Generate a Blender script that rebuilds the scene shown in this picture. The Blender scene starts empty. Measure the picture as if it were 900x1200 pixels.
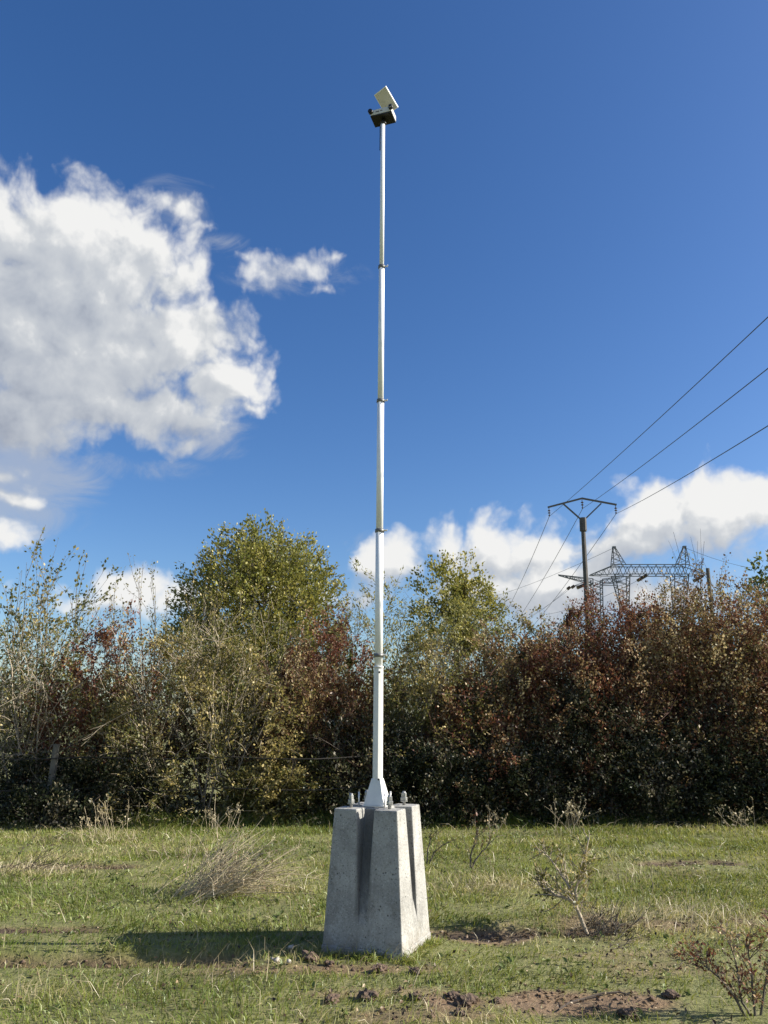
import bpy, math, random
import numpy as np
from mathutils import Vector

rng = np.random.default_rng(7)
random.seed(7)
R = math.radians
sc = bpy.context.scene
col = sc.collection

# ------------------------------------------------------------------ camera
EYE, PITCH, F = 1.59, R(15.0), 906.0
cam_d = bpy.data.cameras.new('camera')
cam = bpy.data.objects.new('camera', cam_d)
col.objects.link(cam)
cam.location = (0, 0, EYE)
cam.rotation_euler = (R(90) + PITCH, 0, 0)
cam_d.sensor_fit = 'VERTICAL'
cam_d.sensor_height = 36
cam_d.lens = F / 1200 * 36
cam_d.clip_start = 0.05
cam_d.clip_end = 20000
sc.camera = cam

CP, SP = math.cos(PITCH), math.sin(PITCH)
def ray(px, py):
    """direction of the photograph's pixel (900x1200 frame)"""
    x, u = (px - 450) / F, (600 - py) / F
    return np.array([x, CP - u * SP, SP + u * CP])
def at(px, py, y):
    """point on that line of sight y metres ahead"""
    d = ray(px, py)
    return np.array([0, 0, EYE]) + d * (y / d[1])
def on_ground(px, py):
    d = ray(px, py)
    return np.array([0, 0, EYE]) + d * (-EYE / d[2])

# ------------------------------------------------------------------ light
SUN_EL, SUN_AZ = R(28.0), R(-1.0)         # azimuth measured from +x (right) towards +y (away)
SUN = Vector((math.cos(SUN_EL) * math.cos(SUN_AZ), math.cos(SUN_EL) * math.sin(SUN_AZ), math.sin(SUN_EL)))
sun_d = bpy.data.lights.new('sun', 'SUN')
sun_d.energy = 5.0
sun_d.angle = R(0.5)
sun_d.color = (1.0, 0.94, 0.84)
sun = bpy.data.objects.new('sun', sun_d)
col.objects.link(sun)
sun.rotation_euler = (-SUN).to_track_quat('-Z', 'Y').to_euler()
sun.location = (30, 0, 30)

sc.view_settings.view_transform = 'Standard'
sc.view_settings.look = 'None'
sc.view_settings.exposure = 0.95
sc.view_settings.gamma = 1.0
SKY_STRENGTH = 0.082
sc.cycles.max_bounces = 6
sc.cycles.diffuse_bounces = 3
sc.cycles.glossy_bounces = 2
sc.cycles.transmission_bounces = 4

class N:
    """a small helper that wires shader nodes"""
    def __init__(self, tree):
        self.t = tree
    def new(self, typ, **kw):
        n = self.t.nodes.new(typ)
        for k, v in kw.items():
            setattr(n, k, v)
        return n
    def put(self, sock, v):
        if hasattr(v, 'is_output'):
            self.t.links.new(v, sock)
        elif v is not None:
            sock.default_value = v
    def math(self, op, a, b=None, c=None, clamp=False):
        n = self.new('ShaderNodeMath', operation=op, use_clamp=clamp)
        self.put(n.inputs[0], a)
        self.put(n.inputs[1], b)
        self.put(n.inputs[2], c)
        return n.outputs[0]
    def noise(self, vec, scale, detail=3, rough=0.5, dist=0.0, dims='3D'):
        n = self.new('ShaderNodeTexNoise', noise_dimensions=dims)
        if vec is not None:
            self.put(n.inputs['Vector'], vec)
        n.inputs['Scale'].default_value = scale
        n.inputs['Detail'].default_value = detail
        n.inputs['Roughness'].default_value = rough
        n.inputs['Distortion'].default_value = dist
        return n.outputs['Fac']
    def ramp(self, fac, stops):
        n = self.new('ShaderNodeValToRGB')
        el = n.color_ramp.elements
        while len(el) < len(stops):
            el.new(0.5)
        for e, (p, c) in zip(el, stops):
            e.position = p
            e.color = (*c, 1) if len(c) == 3 else c
        self.put(n.inputs['Fac'], fac)
        return n.outputs['Color']
    def mix(self, fac, a, b, blend='MIX'):
        n = self.new('ShaderNodeMix', data_type='RGBA', blend_type=blend)
        self.put(n.inputs[0], fac)
        self.put(n.inputs[6], (*a, 1) if isinstance(a, tuple) and len(a) == 3 else a)
        self.put(n.inputs[7], (*b, 1) if isinstance(b, tuple) and len(b) == 3 else b)
        return n.outputs[2]
    def maprange(self, v, a, b, c=0.0, d=1.0, smooth=False):
        n = self.new('ShaderNodeMapRange', interpolation_type='SMOOTHSTEP' if smooth else 'LINEAR')
        for s, x in zip(n.inputs[:5], (v, a, b, c, d)):
            self.put(s, x)
        return n.outputs[0]

world = bpy.data.worlds.new('World')
sc.world = world
world.use_nodes = True
world.cycles.sampling_method = 'NONE'
wt = world.node_tree
wt.nodes.clear()
w = N(wt)
sky = w.new('ShaderNodeTexSky', sky_type='NISHITA')
sky.sun_disc = False
sky.sun_elevation = SUN_EL
sky.sun_rotation = math.atan2(SUN.x, SUN.y)
sky.altitude = 100
sky.air_density = 1.0
sky.dust_density = 1.0
sky.ozone_density = 3.0

def azel(px, py):
    d = ray(px, py)
    d = d / np.linalg.norm(d)
    return math.atan2(d[0], d[1]), math.asin(d[2])

# cumulus in the sky: (pixel x, pixel y, half width, half height, weight) as directions in azimuth and elevation
PUFFS = [
    (70, 284, 150, 80, 1.0), (150, 316, 100, 80, 1.0), (-30, 366, 200, 138, 1.0), (205, 240, 52, 24, .55), (250, 280, 50, 14, .42),
    (60, 420, 190, 95, 1.15), (110, 350, 130, 70, 1.05), (200, 330, 60, 40, .9), (215, 400, 95, 62, 1.0), (268, 450, 62, 46, 1.0), (130, 475, 150, 45, .95),
    (-120, 400, 220, 160, 1.0), (342, 316, 62, 22, .42), (300, 332, 36, 16, .36), (376, 343, 40, 12, .34), (402, 306, 34, 10, .34),
    (245, 275, 46, 14, .5), (240, 498, 34, 26, .56), (228, 522, 26, 14, .5), (20, 545, 70, 16, .5), (20, 475, 130, 58, 1.0), (290, 480, 40, 20, .7),
    (15, 582, 52, 18, .62), (-20, 628, 60, 34, .75), (0, 552, 60, 22, .6),
    (520, 640, 40, 36, .95), (580, 640, 60, 44, 1.0), (640, 650, 80, 36, 1.0), (455, 658, 42, 34, 1.0), (660, 690, 130, 46, 1.0), (560, 690, 100, 30, .9),
    (770, 600, 70, 42, 1.0), (830, 588, 80, 46, 1.0), (900, 585, 80, 40, 1.0), (720, 635, 80, 40, 1.0), (980, 600, 120, 60, 1.0),
    (150, 700, 110, 30, .85), (350, 700, 120, 22, .6), (760, 705, 150, 26, .6), (850, 650, 200, 9, .0),
]
# and a few more of the same kind round the rest of the sky
more = [(2.0, .35, .35, .16), (2.7, .2, .5, .1), (-2.2, .5, .4, .2), (-1.5, .25, .35, .12), (1.3, .15, .4, .08), (-2.9, .9, .5, .25), (1.6, .8, .4, .2)]
tc = w.new('ShaderNodeTexCoord')
sep = w.new('ShaderNodeSeparateXYZ')
wt.links.new(tc.outputs['Generated'], sep.inputs[0])
az = w.math('ARCTAN2', sep.outputs[0], sep.outputs[1])
el = w.math('ARCSINE', sep.outputs[2])
plain = w.new('ShaderNodeCombineXYZ')
w.put(plain.inputs[0], az)
w.put(plain.inputs[1], el)

grp = bpy.data.node_groups.new('cloud_field', 'ShaderNodeTree')
grp.interface.new_socket('Vector', in_out='INPUT', socket_type='NodeSocketVector')
grp.interface.new_socket('Field', in_out='OUTPUT', socket_type='NodeSocketFloat')
g = N(grp)
gi, go = g.new('NodeGroupInput'), g.new('NodeGroupOutput')
v_in = gi.outputs[0]
wn = g.new('ShaderNodeTexNoise', noise_dimensions='2D')
g.put(wn.inputs['Vector'], v_in)
wn.inputs['Scale'].default_value = 9
wn.inputs['Detail'].default_value = 4
wv = g.new('ShaderNodeVectorMath', operation='MULTIPLY_ADD')
g.put(wv.inputs[0], wn.outputs['Color'])
wv.inputs[1].default_value = (.075, .055, 0)
g.put(wv.inputs[2], v_in)
wo = g.new('ShaderNodeVectorMath', operation='SUBTRACT')
g.put(wo.inputs[0], wv.outputs[0])
wo.inputs[1].default_value = (.0375, .0275, 0)
vv = wo.outputs[0]
field = None
blobs = []
for px, py, rx, ry, wgt in PUFFS:
    if wgt <= 0:
        continue
    a, e = azel(px, py)
    a2, e2 = azel(px + rx, py)
    a3, e3 = azel(px, py - ry)
    blobs.append((a, e, abs(a2 - a), abs(e3 - e), wgt))
blobs += [(a, e, p, q, 1.0) for a, e, p, q in more]
for a, e, ra, re, wgt in blobs:
    s = g.new('ShaderNodeVectorMath', operation='SUBTRACT')
    g.put(s.inputs[0], vv)
    s.inputs[1].default_value = (a, e, 0)
    m = g.new('ShaderNodeVectorMath', operation='MULTIPLY')
    g.put(m.inputs[0], s.outputs[0])
    m.inputs[1].default_value = (1 / ra, 1 / re, 0)
    ln = g.new('ShaderNodeVectorMath', operation='LENGTH')
    g.put(ln.inputs[0], m.outputs[0])
    f1 = g.math('MULTIPLY_ADD', ln.outputs['Value'], -wgt * .8, wgt)
    field = f1 if field is None else g.math('SMOOTH_MAX', field, f1, 0.12)
n1 = g.noise(v_in, 12, 11, .62, 0.0, '2D')
n2 = g.noise(v_in, 5.5, 3, .5, 0.0, '2D')
vo_ = g.new('ShaderNodeTexVoronoi', voronoi_dimensions='2D', feature='SMOOTH_F1')
g.put(vo_.inputs['Vector'], vv)
vo_.inputs['Scale'].default_value = 17
vo_.inputs['Detail'].default_value = 3
vo_.inputs['Roughness'].default_value = .55
vo_.inputs['Smoothness'].default_value = .35
field = g.math('MULTIPLY_ADD', g.math('SUBTRACT', .80, vo_.outputs['Distance']), .40, field)
f2 = g.math('MULTIPLY_ADD', g.math('SUBTRACT', n1, .5), .68, field)
f3 = g.math('MULTIPLY_ADD', g.math('SUBTRACT', n2, .5), .30, f2)
g.put(go.inputs[0], f3)

def cloud_at(off):
    n = w.new('ShaderNodeGroup', node_tree=grp)
    if off is None:
        w.put(n.inputs[0], plain.outputs[0])
    else:
        a = w.new('ShaderNodeVectorMath', operation='ADD')
        w.put(a.inputs[0], plain.outputs[0])
        a.inputs[1].default_value = off
        w.put(n.inputs[0], a.outputs[0])
    return n.outputs[0]
d0 = cloud_at(None)
d1 = cloud_at((.012, .012, 0))
d2 = cloud_at((.05, .07, 0))
alpha = w.maprange(d0, .10, .58, 0, 1, True)
edge = w.math('SUBTRACT', d0, d1)
edge2 = w.math('SUBTRACT', d0, d2)
lit = w.math('MULTIPLY_ADD', edge, .62, w.math('MULTIPLY_ADD', edge2, .55, .60))
thin = w.maprange(d0, .2, 1.0, .16, -.20)
lit = w.math('ADD', lit, thin)
CLOUD = w.ramp(lit, [(0.05, (.16, .18, .225)), (.38, (.24, .26, .295)), (.74, (.315, .33, .35)), (1.05, (.46, .46, .455))])
skyc = w.new('ShaderNodeVectorMath', operation='SCALE')
hsv = w.new('ShaderNodeHueSaturation')
hsv.inputs['Saturation'].default_value = 1.25
hsv.inputs['Hue'].default_value = .509
w.put(hsv.inputs['Color'], sky.outputs[0])
w.put(skyc.inputs[0], hsv.outputs[0])
skyc.inputs['Scale'].default_value = SKY_STRENGTH
# thin veils of cloud beside the thick ones
veil = None
for px, py, rx, ry, wgt in ((10, 560, 130, 90, 1.1), (345, 322, 100, 36, .6), (215, 240, 60, 44, .55), (255, 282, 46, 18, .5), (245, 508, 66, 36, .8), (120, 540, 140, 24, .35), (640, 690, 220, 60, .8), (450, 665, 80, 50, .6), (820, 690, 180, 40, .5)):
    a, e = azel(px, py); a2, _ = azel(px + rx, py); _, e3 = azel(px, py - ry)
    sb = w.new('ShaderNodeVectorMath', operation='SUBTRACT'); w.put(sb.inputs[0], plain.outputs[0]); sb.inputs[1].default_value = (a, e, 0)
    ml = w.new('ShaderNodeVectorMath', operation='MULTIPLY'); w.put(ml.inputs[0], sb.outputs[0]); ml.inputs[1].default_value = (1 / abs(a2 - a), 1 / abs(e3 - e), 0)
    ln = w.new('ShaderNodeVectorMath', operation='LENGTH'); w.put(ln.inputs[0], ml.outputs[0])
    f1 = w.math('MULTIPLY_ADD', ln.outputs['Value'], -wgt, wgt)
    veil = f1 if veil is None else w.math('MAXIMUM', veil, f1)
vst = w.new('ShaderNodeMapping'); w.put(vst.inputs[0], plain.outputs[0]); vst.inputs['Scale'].default_value = (.7, 1.3, 1); vst.inputs['Rotation'].default_value = (0, 0, -.25)
vn = w.noise(vst.outputs[0], 13, 7, .62, .5, '2D')
veil = w.math('MULTIPLY', w.maprange(w.math('MULTIPLY_ADD', w.math('SUBTRACT', vn, .5), 1.5, veil), .05, .75, 0, 1, True), w.maprange(veil, 0, .12, 0, .62, True))
skyv = w.mix(veil, skyc.outputs[0], (.25, .27, .305))
mixc = w.mix(alpha, skyv, CLOUD)
bg = w.new('ShaderNodeBackground')
w.put(bg.inputs[0], mixc)
bg.inputs[1].default_value = 1.0
wo_ = w.new('ShaderNodeOutputWorld')
wt.links.new(bg.outputs[0], wo_.inputs[0])

# ------------------------------------------------------------------ materials
def material(name):
    m = bpy.data.materials.new(name)
    m.use_nodes = True
    m.node_tree.nodes.clear()
    n = N(m.node_tree)
    out = n.new('ShaderNodeOutputMaterial')
    return m, n, out
def principled(name, color, rough=.6, metal=0.0, bump=None, vary=None):
    """vary = (scale, darker factor); bump = (scale, strength, distance)"""
    m, n, out = material(name)
    p = n.new('ShaderNodeBsdfPrincipled')
    tcn = n.new('ShaderNodeTexCoord').outputs['Object']
    c = (*color, 1)
    if vary:
        f = n.maprange(n.noise(tcn, vary[0], 5, .65), .32, .68)
        c = n.mix(f, tuple(k * vary[1] for k in color), tuple(color))
    n.put(p.inputs['Base Color'], c)
    p.inputs['Roughness'].default_value = rough
    p.inputs['Metallic'].default_value = metal
    if bump:
        b = n.new('ShaderNodeBump')
        b.inputs['Strength'].default_value = bump[1]
        b.inputs['Distance'].default_value = bump[2]
        n.put(b.inputs['Height'], n.noise(tcn, bump[0], 4, .6))
        n.put(p.inputs['Normal'], b.outputs[0])
    m.node_tree.links.new(p.outputs[0], out.inputs[0])
    return m

def leaf_material(name, stops, trans=.35, gloss=.03):
    """colour of each leaf from its own 'tint' value"""
    m, n, out = material(name)
    at_ = n.new('ShaderNodeAttribute', attribute_name='tint')
    c = n.ramp(at_.outputs['Fac'], stops)
    d = n.new('ShaderNodeBsdfDiffuse')
    t = n.new('ShaderNodeBsdfTranslucent')
    gl = n.new('ShaderNodeBsdfGlossy')
    gl.inputs['Roughness'].default_value = .45
    n.put(d.inputs[0], c)
    n.put(t.inputs[0], n.mix(.5, c, (.30, .26, .05), 'MIX') if trans > .3 else c)
    a = n.new('ShaderNodeMixShader')
    a.inputs[0].default_value = trans
    b = n.new('ShaderNodeMixShader')
    b.inputs[0].default_value = gloss
    L = m.node_tree.links
    L.new(d.outputs[0], a.inputs[1]); L.new(t.outputs[0], a.inputs[2])
    L.new(a.outputs[0], b.inputs[1]); L.new(gl.outputs[0], b.inputs[2])
    L.new(b.outputs[0], out.inputs[0])
    return m

def concrete_material():
    m, n, out = material('weathered_concrete')
    p = n.new('ShaderNodeBsdfPrincipled')
    tcn = n.new('ShaderNodeTexCoord').outputs['Object']
    big = n.noise(tcn, 4, 5, .6)
    fine = n.noise(tcn, 60, 4, .7)
    c = n.ramp(n.math('MULTIPLY_ADD', big, .75, n.math('MULTIPLY', fine, .25)),
               [(.30, (.205, .20, .187)), (.5, (.335, .33, .305)), (.70, (.46, .45, .415))])
    # streaks run down the faces
    mp = n.new('ShaderNodeMapping')
    n.put(mp.inputs[0], tcn)
    mp.inputs['Scale'].default_value = (9, 9, .9)
    st = n.maprange(n.noise(mp.outputs[0], 2.2, 5, .65), .50, .72)
    c = n.mix(n.math('MULTIPLY', st, .45), c, (.20, .195, .18))
    # dark pits and a few pale grains
    vo = n.new('ShaderNodeTexVoronoi')
    n.put(vo.inputs['Vector'], tcn)
    vo.inputs['Scale'].default_value = 60
    pit = n.math('MULTIPLY', n.maprange(vo.outputs['Distance'], .16, .28, 1, 0), n.maprange(n.noise(tcn, 17, 2), .45, .55))
    c = n.mix(n.math('MULTIPLY', pit, .75), c, (.10, .10, .095))
    vo2 = n.new('ShaderNodeTexVoronoi')
    n.put(vo2.inputs['Vector'], tcn)
    vo2.inputs['Scale'].default_value = 44
    gr = n.math('MULTIPLY', n.maprange(vo2.outputs['Distance'], .16, .26, 1, 0), n.maprange(n.noise(tcn, 11, 2), .46, .56))
    c = n.mix(n.math('MULTIPLY', gr, n.maprange(n.noise(tcn, 90, 2), .3, .7, 0, .75)), c, (.58, .56, .52))
    # larger air holes and a few broad dull blotches
    vo3 = n.new('ShaderNodeTexVoronoi'); n.put(vo3.inputs['Vector'], tcn); vo3.inputs['Scale'].default_value = 26
    hole = n.math('MULTIPLY', n.maprange(vo3.outputs['Distance'], .13, .19, 1, 0), n.maprange(n.noise(tcn, 8, 2), .50, .56))
    c = n.mix(n.math('MULTIPLY', hole, .85), c, (.06, .06, .056))
    bl = n.maprange(n.noise(tcn, 5.5, 3, .6, .6), .55, .66)
    c = n.mix(n.math('MULTIPLY', bl, .35), c, (.15, .14, .12))
    # coarse sandy grain
    gn = n.noise(tcn, 75, 3, .85)
    c = n.mix(n.maprange(gn, .42, .32, 0, .8), c, (.09, .09, .085))
    c = n.mix(n.maprange(gn, .59, .69, 0, .7), c, (.62, .605, .57))
    # darker tone down the middle of each grooved face
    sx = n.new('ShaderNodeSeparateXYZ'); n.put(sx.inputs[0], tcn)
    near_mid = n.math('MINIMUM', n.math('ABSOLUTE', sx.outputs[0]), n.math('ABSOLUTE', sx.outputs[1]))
    groove_tone = n.math('MULTIPLY', n.maprange(near_mid, .035, .075, 1, 0, True), n.maprange(n.math('MULTIPLY_ADD', n.noise(mp.outputs[0], 5, 4), .5, sx.outputs[2]), .35, .75, 0, 1, True))
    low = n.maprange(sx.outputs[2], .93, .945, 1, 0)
    c = n.mix(n.math('MULTIPLY', n.math('MULTIPLY', groove_tone, low), .72), c, (.07, .07, .068))
    # soil splashed up the foot
    sp_ = n.math('MULTIPLY', n.maprange(sx.outputs[2], .02, .17, 1, 0, True), n.maprange(n.noise(tcn, 14, 5, .7), .42, .62))
    c = n.mix(n.math('MULTIPLY', sp_, .6), c, (.19, .15, .10))
    # lichen / soil splash
    ls = n.maprange(n.noise(tcn, 7, 6, .7), .58, .70)
    c = n.mix(n.math('MULTIPLY', ls, .55), c, (.14, .13, .10))
    n.put(p.inputs['Base Color'], c)
    p.inputs['Roughness'].default_value = .9
    b = n.new('ShaderNodeBump')
    b.inputs['Strength'].default_value = .7
    b.inputs['Distance'].default_value = .006
    h = n.math('SUBTRACT', n.noise(tcn, 45, 6, .7), n.math('MULTIPLY', n.math('ADD', pit, hole), .6))
    n.put(b.inputs['Height'], h)
    n.put(p.inputs['Normal'], b.outputs[0])
    m.node_tree.links.new(p.outputs[0], out.inputs[0])
    return m

def ground_material():
    m, n, out = material('field_soil')
    p = n.new('ShaderNodeBsdfPrincipled')
    tcn = n.new('ShaderNodeTexCoord').outputs['Object']
    mud = n.new('ShaderNodeAttribute', attribute_name='mud').outputs['Fac']
    a = n.noise(tcn, 3, 6, .65)
    bfine = n.noise(tcn, 40, 4, .7)
    turf = n.ramp(n.math('MULTIPLY_ADD', a, .6, n.math('MULTIPLY', bfine, .4)),
                  [(.3, (.08, .08, .025)), (.5, (.16, .165, .05)), (.7, (.30, .26, .13))])
    soil = n.ramp(n.math('MULTIPLY_ADD', a, .45, n.math('MULTIPLY', bfine, .55)),
                  [(.3, (.085, .052, .027)), (.5, (.19, .122, .066)), (.7, (.30, .21, .125))])
    rut_shade_debris = n.new('ShaderNodeAttribute', attribute_name='rut_shade_debris').outputs['Fac']
    soil = n.mix(n.maprange(rut_shade_debris, .1, .7, 0, .8), soil, (.045, .032, .022))  # shade in the ruts and dark debris painted into the soil colour
    n.put(p.inputs['Base Color'], n.mix(mud, turf, soil))
    p.inputs['Roughness'].default_value = .95
    b = n.new('ShaderNodeBump')
    b.inputs['Strength'].default_value = .9
    b.inputs['Distance'].default_value = .025
    n.put(b.inputs['Height'], n.math('ADD', n.noise(tcn, 14, 6, .7), n.math('MULTIPLY', bfine, .3)))
    n.put(p.inputs['Normal'], b.outputs[0])
    m.node_tree.links.new(p.outputs[0], out.inputs[0])
    return m

M = {}
M['concrete'] = concrete_material()
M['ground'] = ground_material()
M['white_paint'] = principled('white_painted_steel', (.74, .74, .70), .38, 0, (30, .15, .002), (7, .86))
M['mast_upper'] = principled('pale_grey_mast', (.84, .86, .87), .5, 0, None, (9, .9))
M['clamp'] = principled('dull_clamp_steel', (.16, .16, .155), .5, .6)
M['bolt_metal'] = principled('galvanised_bolt', (.46, .46, .44), .42, .75, (60, .3, .002), (40, .6))
M['rod_metal'] = principled('bright_stud', (.70, .69, .66), .35, .5)
M['black_plastic'] = principled('black_plastic', (.009, .0095, .010), .5)
M['case_grey'] = principled('pale_grey_casing', (.62, .62, .58), .45, 0, None, (12, .88))
M['panel_back'] = principled('panel_backsheet', (.55, .54, .48), .6, 0, None, (10, .85))
M['panel_frame'] = principled('panel_frame', (.82, .82, .81), .3, .2)
M['panel_cell'] = principled('solar_cell', (.012, .016, .035), .12)
M['lens'] = principled('dark_lens', (.01, .01, .012), .08)
M['pole_concrete'] = principled('dark_pole', (.10, .092, .085), .85, 0, (20, .4, .01), (3, .6))
M['pole_steel'] = principled('dark_crossarm', (.085, .085, .085), .6, .3)
M['insulator'] = principled('brown_insulator', (.06, .035, .028), .25)
M['wire'] = principled('aged_cable', (.06, .06, .062), .6, .4)
M['lattice'] = principled('galvanised_lattice', (.15, .16, .17), .6, .4)
M['fence_wood'] = principled('silvered_post', (.17, .155, .13), .9, 0, (25, .5, .01), (6, .55))
M['fence_wire'] = principled('rusty_wire', (.03, .026, .022), .8)
M['bark_grey'] = principled('grey_bark', (.16, .135, .105), .9, 0, None, (20, .6))
M['bark_pale'] = principled('pale_bark', (.44, .37, .27), .85, 0, None, (20, .65))
M['bark_dark'] = principled('dark_bark', (.075, .058, .045), .9, 0, None, (20, .6))
M['bark_red'] = principled('reddish_bark', (.17, .085, .06), .85, 0, None, (20, .6))
M['straw_stem'] = principled('straw_stem', (.50, .42, .28), .85, 0, None, (20, .7))
M['clod'] = principled('earth_clod', (.15, .10, .068), .95, 0, (30, .9, .03), (9, .5))
M['pebble'] = principled('pale_stone', (.50, .45, .38), .8, 0, (30, .5, .01), (15, .7))

M['lf_olive'] = leaf_material('olive_leaf', [(0, (0.065, 0.080, 0.026)), (.35, (0.138, 0.145, 0.046)), (.65, (0.232, 0.203, 0.075)), (.85, (0.377, 0.290, 0.116)), (1, (0.522, 0.420, 0.174))])
M['lf_green'] = leaf_material('green_leaf', [(0, (0.036, 0.065, 0.017)), (.4, (0.094, 0.138, 0.032)), (.75, (0.174, 0.210, 0.051)), (1, (0.348, 0.319, 0.102))])
M['lf_tree'] = leaf_material('tree_leaf', [(0, (.09, .11, .024)), (.4, (.195, .21, .042)), (.75, (.30, .285, .065)), (1, (.46, .40, .13))])
M['lf_red'] = leaf_material('red_leaf', [(0, (0.088, 0.036, 0.022)), (.3, (0.188, 0.070, 0.042)), (.55, (0.237, 0.102, 0.055)), (.75, (0.200, 0.150, 0.055)), (.9, (0.375, 0.252, 0.121)), (1, (0.600, 0.456, 0.264))], .3)
M['lf_brown'] = leaf_material('brown_leaf', [(0, (0.088, 0.054, 0.026)), (.3, (0.200, 0.108, 0.055)), (.55, (0.250, 0.168, 0.072)), (.75, (0.213, 0.198, 0.066)), (.9, (0.425, 0.324, 0.143)), (1, (0.625, 0.504, 0.286))], .3)
M['lf_pink'] = leaf_material('pink_leaf', [(0, (.12, .048, .036)), (.4, (.26, .115, .08)), (.75, (.36, .20, .14)), (1, (.52, .38, .27))], .3)
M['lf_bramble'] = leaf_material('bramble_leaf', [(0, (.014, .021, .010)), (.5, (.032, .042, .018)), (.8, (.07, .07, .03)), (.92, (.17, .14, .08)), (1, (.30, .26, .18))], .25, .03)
M['lf_pale'] = leaf_material('pale_leaf', [(0, (0.102, 0.123, 0.043)), (.4, (0.217, 0.232, 0.087)), (.75, (0.348, 0.319, 0.123)), (1, (0.493, 0.435, 0.189))], .4)
M['grass'] = leaf_material('grass_blade', [(0, (.085, .13, .022)), (.38, (.175, .235, .042)), (.64, (.26, .30, .068)), (.8, (.39, .36, .14)), (1, (.55, .47, .27))], .42, .03)
M['straw'] = leaf_material('dry_grass_blade', [(0, (.20, .16, .085)), (.5, (.36, .30, .17)), (1, (.52, .45, .29))], .3, .05)
M['litter'] = leaf_material('fallen_leaf', [(0, (.035, .024, .016)), (.4, (.10, .065, .038)), (.7, (.19, .13, .075)), (1, (.36, .28, .17))], .1)
M['weed'] = leaf_material('broad_weed_leaf', [(0, (.06, .085, .02)), (.5, (.13, .17, .045)), (1, (.24, .26, .10))], .3, .03)

# ------------------------------------------------------------------ mesh helpers
def tag(o, label=None, cat=None, group=None, kind=None):
    if label: o['label'] = label
    if cat: o['category'] = cat
    if group: o['group'] = group
    if kind: o['kind'] = kind
    return o
def empty(name, loc, label=None, cat=None, group=None, rz=0.0):
    o = bpy.data.objects.new(name, None)
    o.empty_display_size = .2
    col.objects.link(o)
    o.location = loc
    o.rotation_euler = (0, 0, rz)
    return tag(o, label, cat, group)
def link(name, me, mat, parent=None, smooth=False):
    o = bpy.data.objects.new(name, me)
    col.objects.link(o)
    if mat is not None and not me.materials:
        me.materials.append(M[mat] if isinstance(mat, str) else mat)
    if parent is not None:
        o.parent = parent
    if smooth:
        me.polygons.foreach_set('use_smooth', np.ones(len(me.polygons), bool))
    return o
def np_mesh(name, V, faces, tint=None):
    """V (n,3); faces: list of int arrays (m,k); tint: list of per-face values matching the face arrays"""
    me = bpy.data.meshes.new(name)
    V = np.asarray(V, np.float32)
    faces = [np.asarray(f, np.int32) for f in faces if len(f)]
    me.vertices.add(len(V))
    me.vertices.foreach_set('co', V.ravel())
    nl = sum(f.size for f in faces)
    me.loops.add(nl)
    me.loops.foreach_set('vertex_index', np.concatenate([f.ravel() for f in faces]))
    tot = np.concatenate([np.full(len(f), f.shape[1], np.int32) for f in faces])
    st = np.concatenate([[0], np.cumsum(tot)[:-1]]).astype(np.int32)
    me.polygons.add(len(tot))
    me.polygons.foreach_set('loop_start', st)
    if tint is not None:
        at_ = me.attributes.new('tint', 'FLOAT', 'FACE')
        at_.data.foreach_set('value', np.concatenate(tint).astype(np.float32))
    me.update(calc_edges=True)
    return me

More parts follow.
